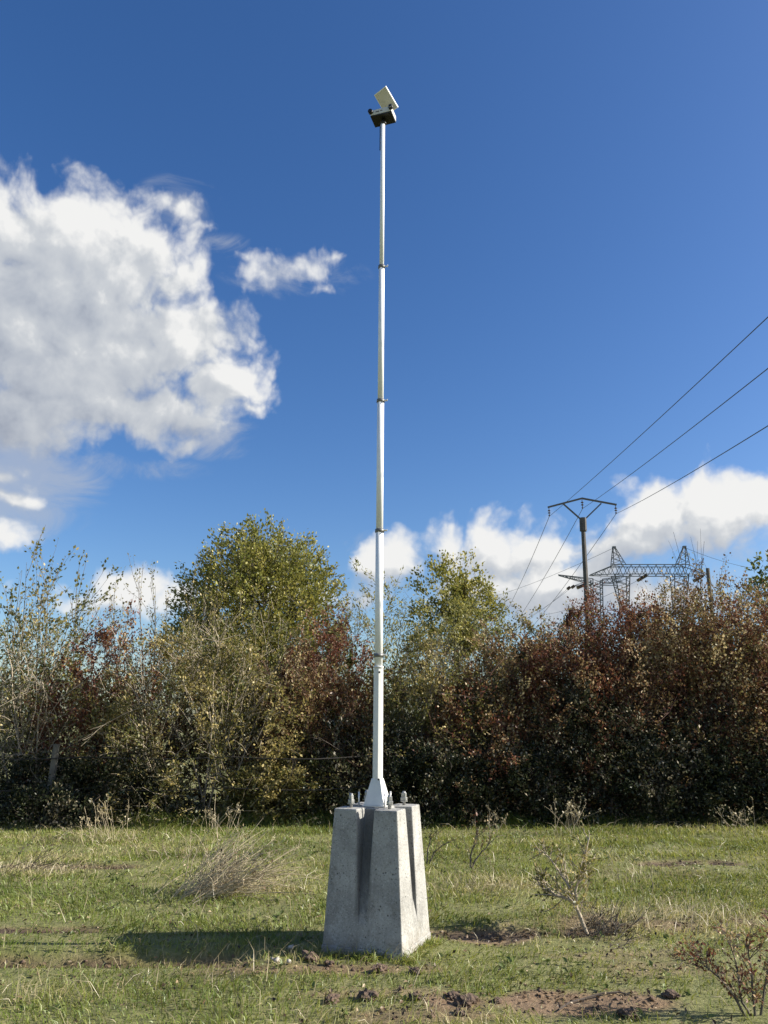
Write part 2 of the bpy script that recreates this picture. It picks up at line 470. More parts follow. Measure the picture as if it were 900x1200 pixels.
class MB:
    """collects closed solids into one mesh"""
    def __init__(self):
        self.v, self.f = [], []
    def add(self, verts, faces):
        k = len(self.v)
        self.v += [tuple(map(float, p)) for p in verts]
        self.f += [tuple(i + k for i in f) for f in faces]
        return self
    def hexa(self, p):     # 8 points, bottom ring then top ring
        return self.add(p, [(3, 2, 1, 0), (4, 5, 6, 7), (0, 1, 5, 4), (1, 2, 6, 5), (2, 3, 7, 6), (3, 0, 4, 7)])
    def box(self, c, s, rz=0):
        x, y, z = (k / 2 for k in s)
        q = [(-x, -y), (x, -y), (x, y), (-x, y)]
        ca, sa = math.cos(rz), math.sin(rz)
        q = [(a * ca - b * sa + c[0], a * sa + b * ca + c[1]) for a, b in q]
        return self.hexa([(a, b, c[2] - z) for a, b in q] + [(a, b, c[2] + z) for a, b in q])
    def bar(self, a, b, r, n=4, r2=None, cap=True, roll=.785):
        a, b = Vector(a), Vector(b)
        d = (b - a).normalized()
        u = d.orthogonal().normalized()
        if abs(d.z) > .95:
            u = Vector((1, 0, 0)); u = (u - d * u.dot(d)).normalized()
        else:
            u = d.cross(Vector((0, 0, 1))).normalized()
        v = d.cross(u)
        r2 = r if r2 is None else r2
        P = []
        for c, rr in ((a, r), (b, r2)):
            for i in range(n):
                t = roll + 2 * math.pi * i / n
                P.append(c + (u * math.cos(t) + v * math.sin(t)) * rr)
        Fc = [(i, (i + 1) % n, n + (i + 1) % n, n + i) for i in range(n)]
        if cap:
            Fc += [tuple(range(n - 1, -1, -1)), tuple(range(n, 2 * n))]
        return self.add(P, Fc)
    def lathe(self, base, prof, n=16):
        """prof: (radius, z) from the bottom up"""
        P, Fc = [], []
        for r, z in prof:
            for i in range(n):
                t = 2 * math.pi * i / n
                P.append((base[0] + r * math.cos(t), base[1] + r * math.sin(t), base[2] + z))
        for k in range(len(prof) - 1):
            for i in range(n):
                j = (i + 1) % n
                Fc.append((k * n + i, k * n + j, (k + 1) * n + j, (k + 1) * n + i))
        m = (len(prof) - 1) * n
        Fc += [tuple(range(n - 1, -1, -1)), tuple(range(m, m + n))]
        return self.add(P, Fc)
    def mesh(self, name):
        me = bpy.data.meshes.new(name)
        me.from_pydata(self.v, [], self.f)
        me.update()
        return me
    def build(self, name, mat, parent=None, smooth=False, bevel=0.0):
        o = link(name, self.mesh(name), mat, parent)
        if smooth:
            for p in o.data.polygons: p.use_smooth = len(p.vertices) == 4
        if bevel:
            b = o.modifiers.new('bevel', 'BEVEL')
            b.width = bevel; b.segments = 2; b.limit_method = 'ANGLE'; b.angle_limit = R(40)
        return o

# value noise for terrain and clumps
_tab = np.random.default_rng(3).random((256, 256)).astype(np.float64)
def vnoise(x, y):
    xi, yi = np.floor(x).astype(int), np.floor(y).astype(int)
    fx, fy = x - xi, y - yi
    fx, fy = fx * fx * (3 - 2 * fx), fy * fy * (3 - 2 * fy)
    a, b = _tab[xi & 255, yi & 255], _tab[(xi + 1) & 255, yi & 255]
    c, d = _tab[xi & 255, (yi + 1) & 255], _tab[(xi + 1) & 255, (yi + 1) & 255]
    return (a * (1 - fx) + b * fx) * (1 - fy) + (c * (1 - fx) + d * fx) * fy
def fbm(x, y, o=4):
    s, a, t = 0, .5, 0
    for k in range(o):
        s = s + a * vnoise(x * 2 ** k + 17 * k, y * 2 ** k + 31 * k)
        t += a
        a *= .5
    return s / t
def unit(a):
    return a / np.maximum(np.linalg.norm(a, axis=-1, keepdims=True), 1e-9)

# ------------------------------------------------------------------ ground
def yg(py):
    return on_ground(450, py)[1]
BX, BY, BYAW = -.046, 6.27, -.3735
def lin(x, a, b):
    return np.clip((x - a) / (b - a), 0, 1)
# wheel ruts: (depth in y of centre, half width, x from, x to, depth)
RUTS = [(yg(1126), .15, -6, on_ground(310, 1121)[0], .14), (yg(1092), .20, on_ground(470, 1090)[0], on_ground(760, 1100)[0], .05),
        (yg(1088), .10, -6, on_ground(130, 1092)[0], .04), (yg(1016), .16, -7, on_ground(175, 1016)[0], .05), (yg(1011), .2, on_ground(735, 1011)[0], on_ground(880, 1011)[0], .05)]
MUDS = [on_ground(640, 1176)]
def rut_value(x, y):
    v = 0
    for (yc, hw, x0, x1, dep) in RUTS:
        yy = yc + .10 * (fbm(x * .8, x * 0 + yc, 2) - .5)
        e = np.clip(1 - np.abs(y - yy) / hw, 0, 1)
        e = e * np.clip((x - x0) / .3, 0, 1) * np.clip((x1 - x) / .3, 0, 1)
        v = np.maximum(v, e)
    return v
def mud_value(x, y):
    n = fbm(x * 3.1, y * 3.1, 4)
    v = np.clip(rut_value(x, y) * 2.2 - .1, 0, 1) * np.clip((n - .22) * 7, 0, 1)
    m = MUDS[0]
    d = np.sqrt(((x - m[0]) / .62) ** 2 + ((y - m[1]) / .17) ** 2)
    v = np.maximum(v, np.clip((1.25 - d + (n - .5) * 1.6) * 2.2, 0, 1))
    # churned ground in front of and beside the block
    for px, py, rx, ry, k in ((390, 1139, .75, .10, .8), (445, 1166, .35, .10, .6), (745, 1085, .9, .35, .75), (640, 1098, .75, .18, .9), (720, 1122, .8, .1, .4), (520, 1192, .5, .10, .7), (800, 1140, .5, .2, .5)):
        c = on_ground(px, py)
        d = np.sqrt(((x - c[0]) / rx) ** 2 + ((y - c[1]) / ry) ** 2)
        v = np.maximum(v, k * np.clip((1.1 - d + (n - .5) * 2.4) * 1.6, 0, 1))
    return v
def height(x, y):
    h = .05 * (fbm(x * .55, y * .55, 3) - .5) + .035 * (fbm(x * 2.5, y * 2.5, 3) - .5)
    near = np.clip(1 - np.abs(x) / 12, 0, 1)
    v = 0
    for (yc, hw, x0, x1, dep) in RUTS:
        yy = yc + .10 * (fbm(x * .8, x * 0 + yc, 2) - .5)
        e = np.clip(1 - np.abs(y - yy) / hw, 0, 1) * np.clip((x - x0) / .3, 0, 1) * np.clip((x1 - x) / .3, 0, 1)
        lip = np.clip(1 - np.abs(y - yy - hw * 1.5) / hw, 0, 1) * np.clip((x - x0) / .3, 0, 1) * np.clip((x1 - x) / .3, 0, 1)
        v = v - dep * e + .4 * dep * lip
    m = mud_value(x, y)
    h = h + v + m * (.05 * (fbm(x * 9, y * 9, 3) - .5))
    d = np.sqrt((x - BX) ** 2 + (y - BY) ** 2)
    flat = np.clip((d - .42) / .25, 0, 1)
    return h * flat * near

def geo(a, b, n):
    return np.geomspace(a, b, n)
xs = np.concatenate([-geo(9, 6000, 22)[::-1], np.arange(-8.9, 8.91, .065), geo(9, 6000, 22)])
ys = np.concatenate([-geo(1, 6000, 20)[::-1] + 2.2, np.arange(1.4, 3.6, .3), np.arange(3.6, 13.2, .05), 12.3 + geo(1, 6000, 26)])
gx, gy = np.meshgrid(xs, ys, indexing='xy')
gz = height(gx, gy)
V = np.stack([gx, gy, gz], -1).reshape(-1, 3)
nx, ny = len(xs), len(ys)
idx = np.arange(nx * ny).reshape(ny, nx)
q = np.stack([idx[:-1, :-1], idx[:-1, 1:], idx[1:, 1:], idx[1:, :-1]], -1).reshape(-1, 4)
me = np_mesh('ground', V, [q])
dm = me.attributes.new('rut_shade_debris', 'FLOAT', 'POINT')  # mask for the painted rut shade, follows the wheel ruts
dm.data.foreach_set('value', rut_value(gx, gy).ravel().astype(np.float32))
at_ = me.attributes.new('mud', 'FLOAT', 'POINT')
at_.data.foreach_set('value', mud_value(gx, gy).ravel().astype(np.float32))
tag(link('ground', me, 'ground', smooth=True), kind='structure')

# ------------------------------------------------------------------ concrete block
def block_mesh():
    a, b, h, pl = .50 / 2, .606 / 2, .95, .035
    zt, zb = h, pl + .012
    gw, dep, tg, tw = .070, .14, .82, .030    # groove half width at the top, depth, where it ends, half width there
    V, Fc = [], []
    def P(p):
        V.append(p); return len(V) - 1
    def rot(p, k):
        for _ in range(k): p = (-p[1], p[0], p[2])
        return p
    tops, bots = [], []
    for k in range(4):
        def Q(u, t, inset=0.0):     # u along the face, t from the top down
            s = a + (b - a) * t
            return P(rot((u, -s + inset, zt + (zb - zt) * t), k))
        tl, tr = Q(-a, 0), Q(a, 0)
        g1, g2 = Q(-gw, 0), Q(gw, 0)
        f1, f2 = Q(-gw * .78, 0, dep), Q(gw * .78, 0, dep)
        e1, e2 = Q(-tw, tg), Q(tw, tg)
        bl, br = Q(-b, 1), Q(b, 1)
        m1, m2 = Q(-tw, 1), Q(tw, 1)
        Fc += [(tl, bl, m1, e1, g1), (e1, m1, m2, e2), (g2, e2, m2, br, tr)]
        Fc += [(g1, e1, f1), (f1, e1, e2, f2), (f2, e2, g2)]
        tops += [tl, g1, f1, f2, g2]
        bots.append(bl)
    Fc.append(tuple(tops))
    me = bpy.data.meshes.new('concrete_block')
    bm = __import__('bmesh').new()
    vs = [bm.verts.new(v) for v in V]
    for f in Fc:
        try: bm.faces.new([vs[i] for i in f])
        except ValueError: pass
    bmesh = __import__('bmesh')
    bmesh.ops.remove_doubles(bm, verts=bm.verts, dist=1e-5)
    bmesh.ops.recalc_face_normals(bm, faces=bm.faces)
    bm.to_mesh(me); bm.free()
    return me
blk = empty('concrete_block', (BX, BY, 0), 'grooved weathered concrete block carrying the tall white mast', 'concrete block', rz=BYAW)
o = link('body', block_mesh(), 'concrete', blk)
bv = o.modifiers.new('bevel', 'BEVEL'); bv.width = .008; bv.segments = 2; bv.limit_method = 'ANGLE'; bv.angle_limit = R(35)
mb = MB()
s1 = .313
mb.hexa([(-s1, -s1, -.12), (s1, -s1, -.12), (s1, s1, -.12), (-s1, s1, -.12), (-s1 + .004, -s1 + .004, .046), (s1 - .004, -s1 + .004, .046), (s1 - .004, s1 - .004, .046), (-s1 + .004, s1 - .004, .046)])
mb.build('plinth', 'concrete', blk, bevel=.009)
ZT = .95
def anchor_bolt():
    m = MB()
    m.lathe((0, 0, 0), [(.013, -.01), (.013, .100)], 10)
    r = m.build('anchor_bolt', 'bolt_metal', blk, smooth=True)
    n = MB()
    n.lathe((0, 0, 0), [(.029, .026), (.029, .031)], 14).lathe((0, 0, 0), [(.0235, .0315), (.0265, .035), (.0265, .054), (.0235, .057)], 6)
    n.lathe((0, 0, 0), [(.0185, .0575), (.020, .060), (.020, .086), (.017, .089)], 6)
    n.build('nut', 'bolt_metal', r)
    return r
ab = None
for k, (sx, sy) in enumerate(((-1, -1), (1, -1), (1, 1), (-1, 1))):
    if ab is None:
        ab = anchor_bolt(); o = ab
    else:
        o = ab.copy(); col.objects.link(o)
        for ch in ab.children:
            c = ch.copy(); col.objects.link(c); c.parent = o
    o.location = (sx * .155, sy * .155, ZT)
    o.rotation_euler.z = k * .7

# ------------------------------------------------------------------ the mast
def px_height(py, y=BY):
    return at(450, py, y)[2]
mast = empty('telescopic_mast', (BX - .004, BY + .0, ZT), 'tall white telescopic mast bolted upright onto the concrete block', 'mast', rz=0)
LEAN = (.0062, 0.0)      # the mast leans a hair to one side
def mp(z):               # point on the mast's axis at world height z, in the mast's own space
    return (LEAN[0] * (z - ZT), LEAN[1] * (z - ZT), z - ZT)
zf = px_height(912)
cy, sy_ = math.cos(BYAW), math.sin(BYAW)
def ring(s, z, ax=(0, 0)):
    return [(ax[0] + x * cy - y * sy_, ax[1] + x * sy_ + y * cy, z) for x, y in ((-s, -s), (s, -s), (s, s), (-s, s))]
m = MB(); m.hexa(ring(.092, .003) + ring(.092, .013)); m.build('base_plate', 'white_paint', mast, bevel=.002)
m = MB(); m.hexa(ring(.082, .0135) + ring(.036, zf - ZT)); m.build('foot', 'white_paint', mast, bevel=.002)
zj = [px_height(p) for p in (783, 768, 622, 470, 313, 146)]
m = MB(); m.bar(mp(zf - .02), mp(zj[0]), 0.0395, 8, .038, roll=BYAW + .39); m.build('lower_tube', 'white_paint', mast, bevel=.002)
m = MB(); m.bar(mp(zj[0] + .0005), mp(zj[0] + .014), .0415, 16); m.build('tube_collar', 'white_paint', mast, smooth=True)
rad = [.0355, .0335, .0305, .0275, .0235]
hs = [zj[0], zj[1], zj[2], zj[3], zj[4], zj[5]]
lev = [zj[0] + .0142, zj[2], zj[3], zj[4], zj[5]]
for k in range(4):
    m = MB(); m.bar(mp(lev[k]), mp(lev[k + 1] - (.0005 if k == 3 else 0)), [.0325, .0295, .026, .0205][k], 18)
    m.build('mast_section', 'mast_upper', mast, smooth=True)
def clamp(z, r):
    m = MB(); m.bar(mp(z - .014), mp(z + .012), r + .006, 16)
    c = m.build('clamp', 'clamp', mast, smooth=True)
    x, y, zz = mp(z)
    b = MB(); b.bar((x + r + .002, y - .012, zz), (x + r + .030, y - .014, zz), .007, 6)
    b.bar((x + r + .024, y - .014, zz - .001), (x + r + .030, y - .036, zz - .001), .0055, 6)
    b.build('clamp_screw', 'rod_metal', c)
for z, r in ((zj[1], .0325), (zj[2], .0325), (zj[3], .0295), (zj[4], .026)):
    clamp(z, r)
for zz in (px_height(788), px_height(913)):
    x, y, h_ = mp(zz)
    b = MB(); b.bar((x + .006, y - .030, h_), (x + .008, y - .046, h_), .008, 8); b.build('bolt_head', 'black_plastic', mast)
for dx, dy, hh in ((-.128, -.06, .105), (.100, -.105, .10), (.128, -.055, .115), (-.03, .13, .09)):
    x, y = dx * cy - dy * sy_, dx * sy_ + dy * cy
    b = MB(); b.lathe((x, y, 0), [(.0062, -.01), (.0062, hh)], 8); b.build('threaded_rod', 'rod_metal', mast, smooth=True)
m = MB()
top = Vector(mp(zj[5]))
cable = [mp(zj[5] - .02), mp(zj[5] - .10), mp(zj[5] - .2), mp(zj[5] - .3)]
for a, b in zip(cable[:-1], cable[1:]):
    m.bar((a[0] - .025, a[1] - .006, a[2]), (b[0] - .026, b[1] - .006, b[2]), .004, 6)
m.build('cable', 'black_plastic', mast)

# ------------------------------------------------------------------ device on top of the mast
wz = BYAW + .06
tp = Vector((BX, BY, ZT)) + top
dev = empty('solar_beacon', tuple(tp), 'pale box with two dark lamps and a tilted solar panel atop the mast', 'beacon', rz=wz)
m = MB(); m.lathe((0, 0, 0), [(.022, 0), (.030, .004), (.030, .024), (.020, .030), (.020, .060)], 14); m.build('mount', 'black_plastic', dev, smooth=True)
bw, bd, bh, bz = .216, .150, .060, .056
m = MB(); m.box((.0, 0, bz + .006), (bw * .985, bd * .985, .012)); m.build('underside_plate', 'black_plastic', dev)
m = MB(); m.box((.0, 0, bz + .0125 + bh / 2), (bw, bd, bh)); hs_ = m.build('housing', 'case_grey', dev, bevel=.006)
m = MB()
m.box((-.035, -bd / 2 - .0015, bz + .040), (.034, .003, .010)).box((.005, -bd / 2 - .0015, bz + .043), (.020, .003, .007))
m.build('nameplate', 'clamp', hs_)
for sx in (-1, 1):
    m = MB(); c = Vector((sx * (bw / 2 - .006), -bd / 2 + .004, bz + .0125 + bh * .58))
    m.bar(c, c + Vector((0, -.030, 0)), .0225, 16)
    l = m.build('lamp', 'black_plastic', dev, smooth=True)
    if sx > 0: l['label'] = 'lamp with a pale ring round its dark lens'
    if sx > 0:
        m = MB(); m.bar(c + Vector((0, -.0302, 0)), c + Vector((0, -.032, 0)), .017, 14); m.build('lens_ring', 'case_grey', l, smooth=True)
    m = MB(); m.bar(c + Vector((0, -.0325, 0)), c + Vector((0, -.036, 0)), .013 if sx > 0 else .018, 14); m.build('lens', 'lens', l, smooth=True)
# panel behind the box, its back towards the viewer, tipped up
e1 = Vector((16, 16.1, -17.8)).normalized(); e2 = Vector((-14, 13.8, -.3)); e2 = (e2 - e1 * e2.dot(e1)).normalized(); e3 = e1.cross(e2)
corner = Vector(at(466.7, 125.6, BY + .085))
pl_, pw = .222, .160
from mathutils import Matrix
pan = empty('solar_panel', (0, 0, 0)); pan.parent = dev
rot = Matrix((e1, e2, e3)).transposed().to_4x4()
wm = Matrix.Translation(corner - e1 * pl_ / 2 + e2 * pw / 2) @ rot
pan.matrix_local = (Matrix.Translation(tp) @ Matrix.Rotation(wz, 4, 'Z')).inverted() @ wm
m = MB(); m.box((0, 0, 0), (pl_, pw, .016)); m.build('panel_frame', 'panel_frame', pan, bevel=.002)
m = MB(); m.box((0, 0, -.009), (pl_ - .016, pw - .016, .002)); m.build('backsheet', 'panel_back', pan)
m = MB(); m.box((0, 0, .009), (pl_ - .02, pw - .02, .002)); m.build('solar_cells', 'panel_cell', pan)
inv = (Matrix.Translation(tp) @ Matrix.Rotation(wz, 4, 'Z')).inverted()
m = MB()
for fy in (.3, .7):
    b_ = inv @ (corner - e1 * pl_ * .22 + e2 * pw * fy - e3 * .008)
    m.bar((b_.x * .6, min(b_.y, bd / 2 - .02) * .8, bz + .012 + bh - .002), b_, .008, 6)
m.build('panel_bracket', 'clamp', dev)

# ------------------------------------------------------------------ overhead line
PD = 40.0
pb = at(686, 718, PD)
ptop = at(683, 608, PD)
up = empty('utility_pole', (float(pb[0]), PD, 0), 'dark single utility pole with Y shaped arms carrying three wires', 'utility pole')
def loc(p):
    return (p[0] - pb[0], p[1] - PD, p[2])
m = MB(); m.bar((0, 0, -.3), loc(at(683.5, 622, PD)), .19, 8, .115); m.build('post', 'pole_concrete', up)
m = MB(); m.bar(loc(at(683.6, 622.5, PD)), loc(at(683, 607, PD)), .185, 8, .185, roll=.39); m.build('head_sleeve', 'pole_concrete', up)
m = MB(); m.bar(loc(at(680, 608, PD)), loc(at(659.5, 590, PD)), .05); m.build('brace', 'pole_steel', up)
m = MB(); m.bar(loc(at(686, 608, PD)), loc(at(704.5, 590, PD)), .05); m.build('brace', 'pole_steel', up)
m = MB(); m.bar(loc(at(642, 594.5, PD)), loc(at(682, 584, PD)), .06).bar(loc(at(682, 584, PD)), loc(at(722.5, 591.5, PD)), .06); m.build('crossarm', 'pole_steel', up)
ins_px = [(643.3, 595.5, 605), (682, 585.5, 596), (721.3, 592.5, 602)]
hang = []
for px, p0, p1 in ins_px:
    a, b = Vector(loc(at(px, p0, PD))), Vector(loc(at(px, p1, PD)))
    b.x = a.x
    m = MB(); L = a.z - b.z
    m.lathe((a.x, a.y, b.z), [(.02, 0), (.05, .02), (.05, .06), (.02, .08), (.02, L * .35), (.085, L * .38), (.05, L * .47), (.02, L * .48), (.02, L * .62), (.085, L * .65), (.05, L * .74), (.02, L * .75), (.02, L)], 8)
    m.build('insulator', 'insulator', up)
    hang.append(Vector((pb[0] + a.x, PD + a.y, b.z)))
def wire_pts(a, b, sag, n=28):
    return [a.lerp(b, t) - Vector((0, 0, 4 * sag * t * (1 - t))) for t in [i / n for i in range(n + 1)]]
def wire_obj(name, pts, r, label, cat, group, sides=5):
    m = MB()
    P, Fc = [], []
    for k, p in enumerate(pts):
        d = (pts[min(k + 1, len(pts) - 1)] - pts[max(k - 1, 0)]).normalized()
        u = d.cross(Vector((0, 0, 1))).normalized(); v = d.cross(u)
        for i in range(sides):
            t = 2 * math.pi * i / sides
            P.append(p + (u * math.cos(t) + v * math.sin(t)) * r)
    for k in range(len(pts) - 1):
        for i in range(sides):
            j = (i + 1) % sides
            Fc.append((k * sides + i, k * sides + j, (k + 1) * sides + j, (k + 1) * sides + i))
    m.add(P, Fc)
    o = m.build(name, 'wire', None)
    return tag(o, label, cat, group)
near_end = [(900, 357), (900, 417), (900, 484)]
far_end = [(601, 697), (618, 704), (634, 717)]
which = ['first arm tip, topmost over the sky', 'middle of the arms', 'lowest arm tip, nearest the lattice portal']
for k, hgt in enumerate(hang):
    # near span rises over the camera's right shoulder, far span drops towards the trees
    e = Vector(at(*near_end[k], 14.0))
    b2 = hgt + (e - hgt) * 1.75
    wire_obj('power_wire', wire_pts(hgt, b2, .25), .011, 'overhead wire running toward the viewer from the ' + which[k], 'power line', 'wires on the utility pole')
    e = Vector(at(*far_end[k], 62.0))
    b2 = hgt + (e - hgt) * 1.7
    wire_obj('power_wire', wire_pts(hgt, b2, .35), .015, 'overhead wire dropping away behind the hedge from the ' + which[k], 'power line', 'wires on the utility pole')

# ------------------------------------------------------------------ lattice structures far off
TD = 120.0
def tpt(px, py, dy=0.0):
    p = at(px, py, TD); return Vector((p[0], p[1] + dy, p[2]))
tb = tpt(763, 720); 
pt_ = empty('lattice_portal', (tb.x, TD, 0), 'grey lattice steel portal with two peaks rising beyond the hedge', 'lattice tower')
def lt(p): return Vector((p.x - tb.x, p.y - TD, p.z))
def truss(mb, A, B, C, D, n, r):
    """bars between two chords A-B and C-D"""
    mb.bar(A, B, r, cap=False).bar(C, D, r, cap=False)
    for i in range(n):
        t0, t1, tm = i / n, (i + 1) / n, (i + .5) / n
        mb.bar(A.lerp(B, t0), C.lerp(D, tm), r * .6, cap=False).bar(C.lerp(D, tm), A.lerp(B, t1), r * .6, cap=False)
def lattice_leg(px_top, px_bot, name):
    """four chords from the beam down to the ground, tapering"""
    (l0, r0, y0), (l1, r1, y1) = px_top, px_bot
    mb = MB(); hd = 1.0
    top_ = [lt(tpt(l0, y0, -hd)), lt(tpt(r0, y0, -hd)), lt(tpt(r0, y0, hd)), lt(tpt(l0, y0, hd))]
    bot_ = [lt(tpt(l1, y1, -hd * .5)), lt(tpt(r1, y1, -hd * .5)), lt(tpt(r1, y1, hd * .5)), lt(tpt(l1, y1, hd * .5))]
    for i in range(4):
        # carry each chord on down to the ground
        a, b = top_[i], bot_[i]
        c = Vector((b.x, b.y, 0))
        mb.bar(b, c, .08, cap=False)
        j = (i + 1) % 4
        truss(mb, top_[i], bot_[i], top_[j], bot_[j], 4, .085)
    mb.build(name, 'lattice', pt_)
lattice_leg((718.5, 736, 674), (727, 736, 710), 'leg')
lattice_leg((788, 804.5, 674), (789.5, 802.5, 710), 'leg')
def peak(apex, l, r):
    mb = MB(); ap = lt(tpt(*apex)); hd = .9
    c = [lt(tpt(l, 663.5, -hd)), lt(tpt(r, 663.5, -hd)), lt(tpt(r, 663.5, hd)), lt(tpt(l, 663.5, hd))]
    tops = [ap + Vector((sx * .18, sy * .18, 0)) for sx, sy in ((-1, -1), (1, -1), (1, 1), (-1, 1))]
    for i in range(4):
        truss(mb, c[i], tops[i], c[(i + 1) % 4], tops[(i + 1) % 4], 3, .07)
    mb.box(ap + Vector((.0, 0, .1)), (.5, .5, .25))
    mb.build('peak', 'lattice', pt_)
peak((719.5, 642), 717.5, 732); peak((802, 641.5), 792.5, 806)
mb = MB()
for dy in (-1, 1):
    truss(mb, lt(tpt(718, 663, dy)), lt(tpt(805, 663, dy)), lt(tpt(718, 674, dy)), lt(tpt(805, 674, dy)), 9, .09)
    truss(mb, lt(tpt(718, 663, dy)), lt(tpt(691, 674, dy * .3)), lt(tpt(718, 674, dy)), lt(tpt(691.5, 674.3, dy * .3)), 3, .08)
    truss(mb, lt(tpt(805, 663, dy)), lt(tpt(827.5, 673, dy * .3)), lt(tpt(805, 674, dy)), lt(tpt(827, 674, dy * .3)), 3, .08)
mb.build('beam', 'lattice', pt_)
for i, (x0, y0, x1, y1) in enumerate(((757, 674.5, 747, 680.5), (823, 675, 813, 681), (688, 684, 676, 689))):
    mb = MB()
    for o_ in (-.25, .25):
        a, b = lt(tpt(x0, y0, o_)), lt(tpt(x1, y1, o_))
        for k in range(6):
            mb.bar(a.lerp(b, k / 6), a.lerp(b, (k + .7) / 6), .26, 7)
        mb.bar(a, b, .05, cap=False)
    mb.build('insulator_string', 'insulator', pt_)
# second structure behind, one slim column with long arms
T2 = 150.0
def tp2(px, py, dy=0.0):
    p = at(px, py, T2); return Vector((p[0], p[1] + dy, p[2]))
tb2 = tp2(699, 720)
py2 = empty('lattice_pylon', (tb2.x, T2, 0), 'slim grey lattice column with long side arms behind the utility pole', 'lattice tower')
def l2(p): return Vector((p.x - tb2.x, p.y - T2, p.z))
mb = MB()
tps = [l2(tp2(693.5, 680, -.9)), l2(tp2(704.5, 680, -.9)), l2(tp2(704.5, 680, .9)), l2(tp2(693.5, 680, .9))]
bts = [l2(tp2(694, 722, -.9)), l2(tp2(705.5, 722, -.9)), l2(tp2(705.5, 722, .9)), l2(tp2(694, 722, .9))]
for i in range(4):
    truss(mb, tps[i], bts[i], tps[(i + 1) % 4], bts[(i + 1) % 4], 6, .10)
    mb.bar(bts[i], Vector((bts[i].x, bts[i].y, 0)), .1, cap=False)
mb.build('column', 'lattice', py2)
mb = MB()
for dy in (-.8, .8):
    truss(mb, l2(tp2(654, 673.5)), l2(tp2(694, 679, dy)), l2(tp2(654.5, 674.5)), l2(tp2(694, 684.5, dy)), 5, .10)
    truss(mb, l2(tp2(704.5, 679.5, dy)), l2(tp2(728, 676, dy)), l2(tp2(704.5, 684, dy)), l2(tp2(728, 682, dy)), 3, .09)
mb.build('arm', 'lattice', py2)
mb = MB()
mb.bar(l2(tp2(671, 687)), l2(tp2(694, 685)), .1).bar(l2(tp2(671, 687)), l2(tp2(683, 683)), .08).bar(l2(tp2(704, 686)), l2(tp2(724, 686)), .09)
mb.build('lower_arm', 'lattice', py2)
for (x0, y0, x1, y1) in ((673, 686.5, 669.5, 689), (668, 688, 664.5, 690.5)):
    mb = MB(); a, b = l2(tp2(x0, y0)), l2(tp2(x1, y1))
    for k in range(4): mb.bar(a.lerp(b, k / 4), a.lerp(b, (k + .7) / 4), .3, 7)
    mb.build('insulator_string', 'insulator', py2)
far_w = [((719.5, 642), TD, (560, 704), 210, 'thin far line running down from the first peak of the portal'),
         ((664.5, 690.5), T2, (610, 728), 230, 'thin far line from the upper insulator of the lattice column'),
         ((747, 680.5), TD, (640, 720), 190, 'thin far line from the insulator below the middle of the portal'),
         ((669.5, 689), T2, (600, 732), 260, 'thin far line from the lower insulator of the lattice column'),
         ((802, 641.5), TD, (905, 668), 160, 'thin far line from the second peak of the portal toward the sapling')]
for (p0, d0_, p1, d1_, lb) in far_w:
    wire_obj('transmission_line', wire_pts(Vector(at(*p0, d0_)), Vector(at(*p1, d1_)), .8, 12), .035, lb, 'power line', 'lines on the lattice towers', 3)
p0 = at(829.8, 696, 16.5); p1 = at(829.2, 666, 16.5)
m = MB(); m.bar((p0[0], 16.5, 0), p1, .046, 8, .042); o = m.build('wooden_post', 'fence_wood')
tag(o, 'slim grey wooden post standing above the hedge beside the bare sapling', 'post')

# ------------------------------------------------------------------ plants
def grow(starts, dirs, lens, k, wander, bend, rg):
    """curved stems: (n,k,3)"""
    n = len(starts)
    P = np.empty((n, k, 3)); P[:, 0] = starts
    d = unit(dirs); step = (lens / (k - 1))[:, None]
    for i in range(1, k):
        d = unit(d + rg.normal(0, wander, (n, 3)) + np.array(bend))
        P[:, i] = P[:, i - 1] + d * step
    return P
def branch(P, n, t0, t1, len_rng, spread, up, k, wander, bend, rg, bias=None):
    """n children on the stems P; longer ones lower down"""
    pid = rg.integers(0, len(P), n)
    t = t0 + (t1 - t0) * rg.random(n)
    K = P.shape[1] - 1
    f = t * K; i = np.minimum(f.astype(int), K - 1); fr = (f - i)[:, None]
    a, b = P[pid, i], P[pid, i + 1]
    s = a + (b - a) * fr
    d = unit(b - a) + rg.normal(0, spread, (n, 3)) + np.array([0, 0, up])
    L = len_rng[0] + (len_rng[1] - len_rng[0]) * rg.random(n)
    L = L * (1.15 - .6 * t)
    return grow(s, d, L, k, wander, bend, rg), t
def tubes(sets, sides=3):
    """sets: list of (P(n,k,3), r0, r1) -> verts, quads"""
    VV, FF, base = [], [], 0
    for P, r0, r1 in sets:
        n, k, _ = P.shape
        d = unit(np.gradient(P, axis=1))
        u = unit(np.cross(d, np.array([.31, .83, .46])))
        v = np.cross(d, u)
        r = (np.linspace(1, 0, k)[None, :, None] * (np.asarray(r0).reshape(-1, 1, 1) - np.asarray(r1).reshape(-1, 1, 1)) + np.asarray(r1).reshape(-1, 1, 1))
        ang = 2 * np.pi * np.arange(sides) / sides
        X = P[:, :, None, :] + r[..., None] * (u[:, :, None, :] * np.cos(ang)[None, None, :, None] + v[:, :, None, :] * np.sin(ang)[None, None, :, None])
        idx = base + np.arange(n * k * sides).reshape(n, k, sides)
        nxt = np.roll(idx, -1, axis=2)
        FF.append(np.stack([idx[:, :-1], nxt[:, :-1], nxt[:, 1:], idx[:, 1:]], -1).reshape(-1, 4))
        VV.append(X.reshape(-1, 3)); base += n * k * sides
    return np.concatenate(VV), np.concatenate(FF)
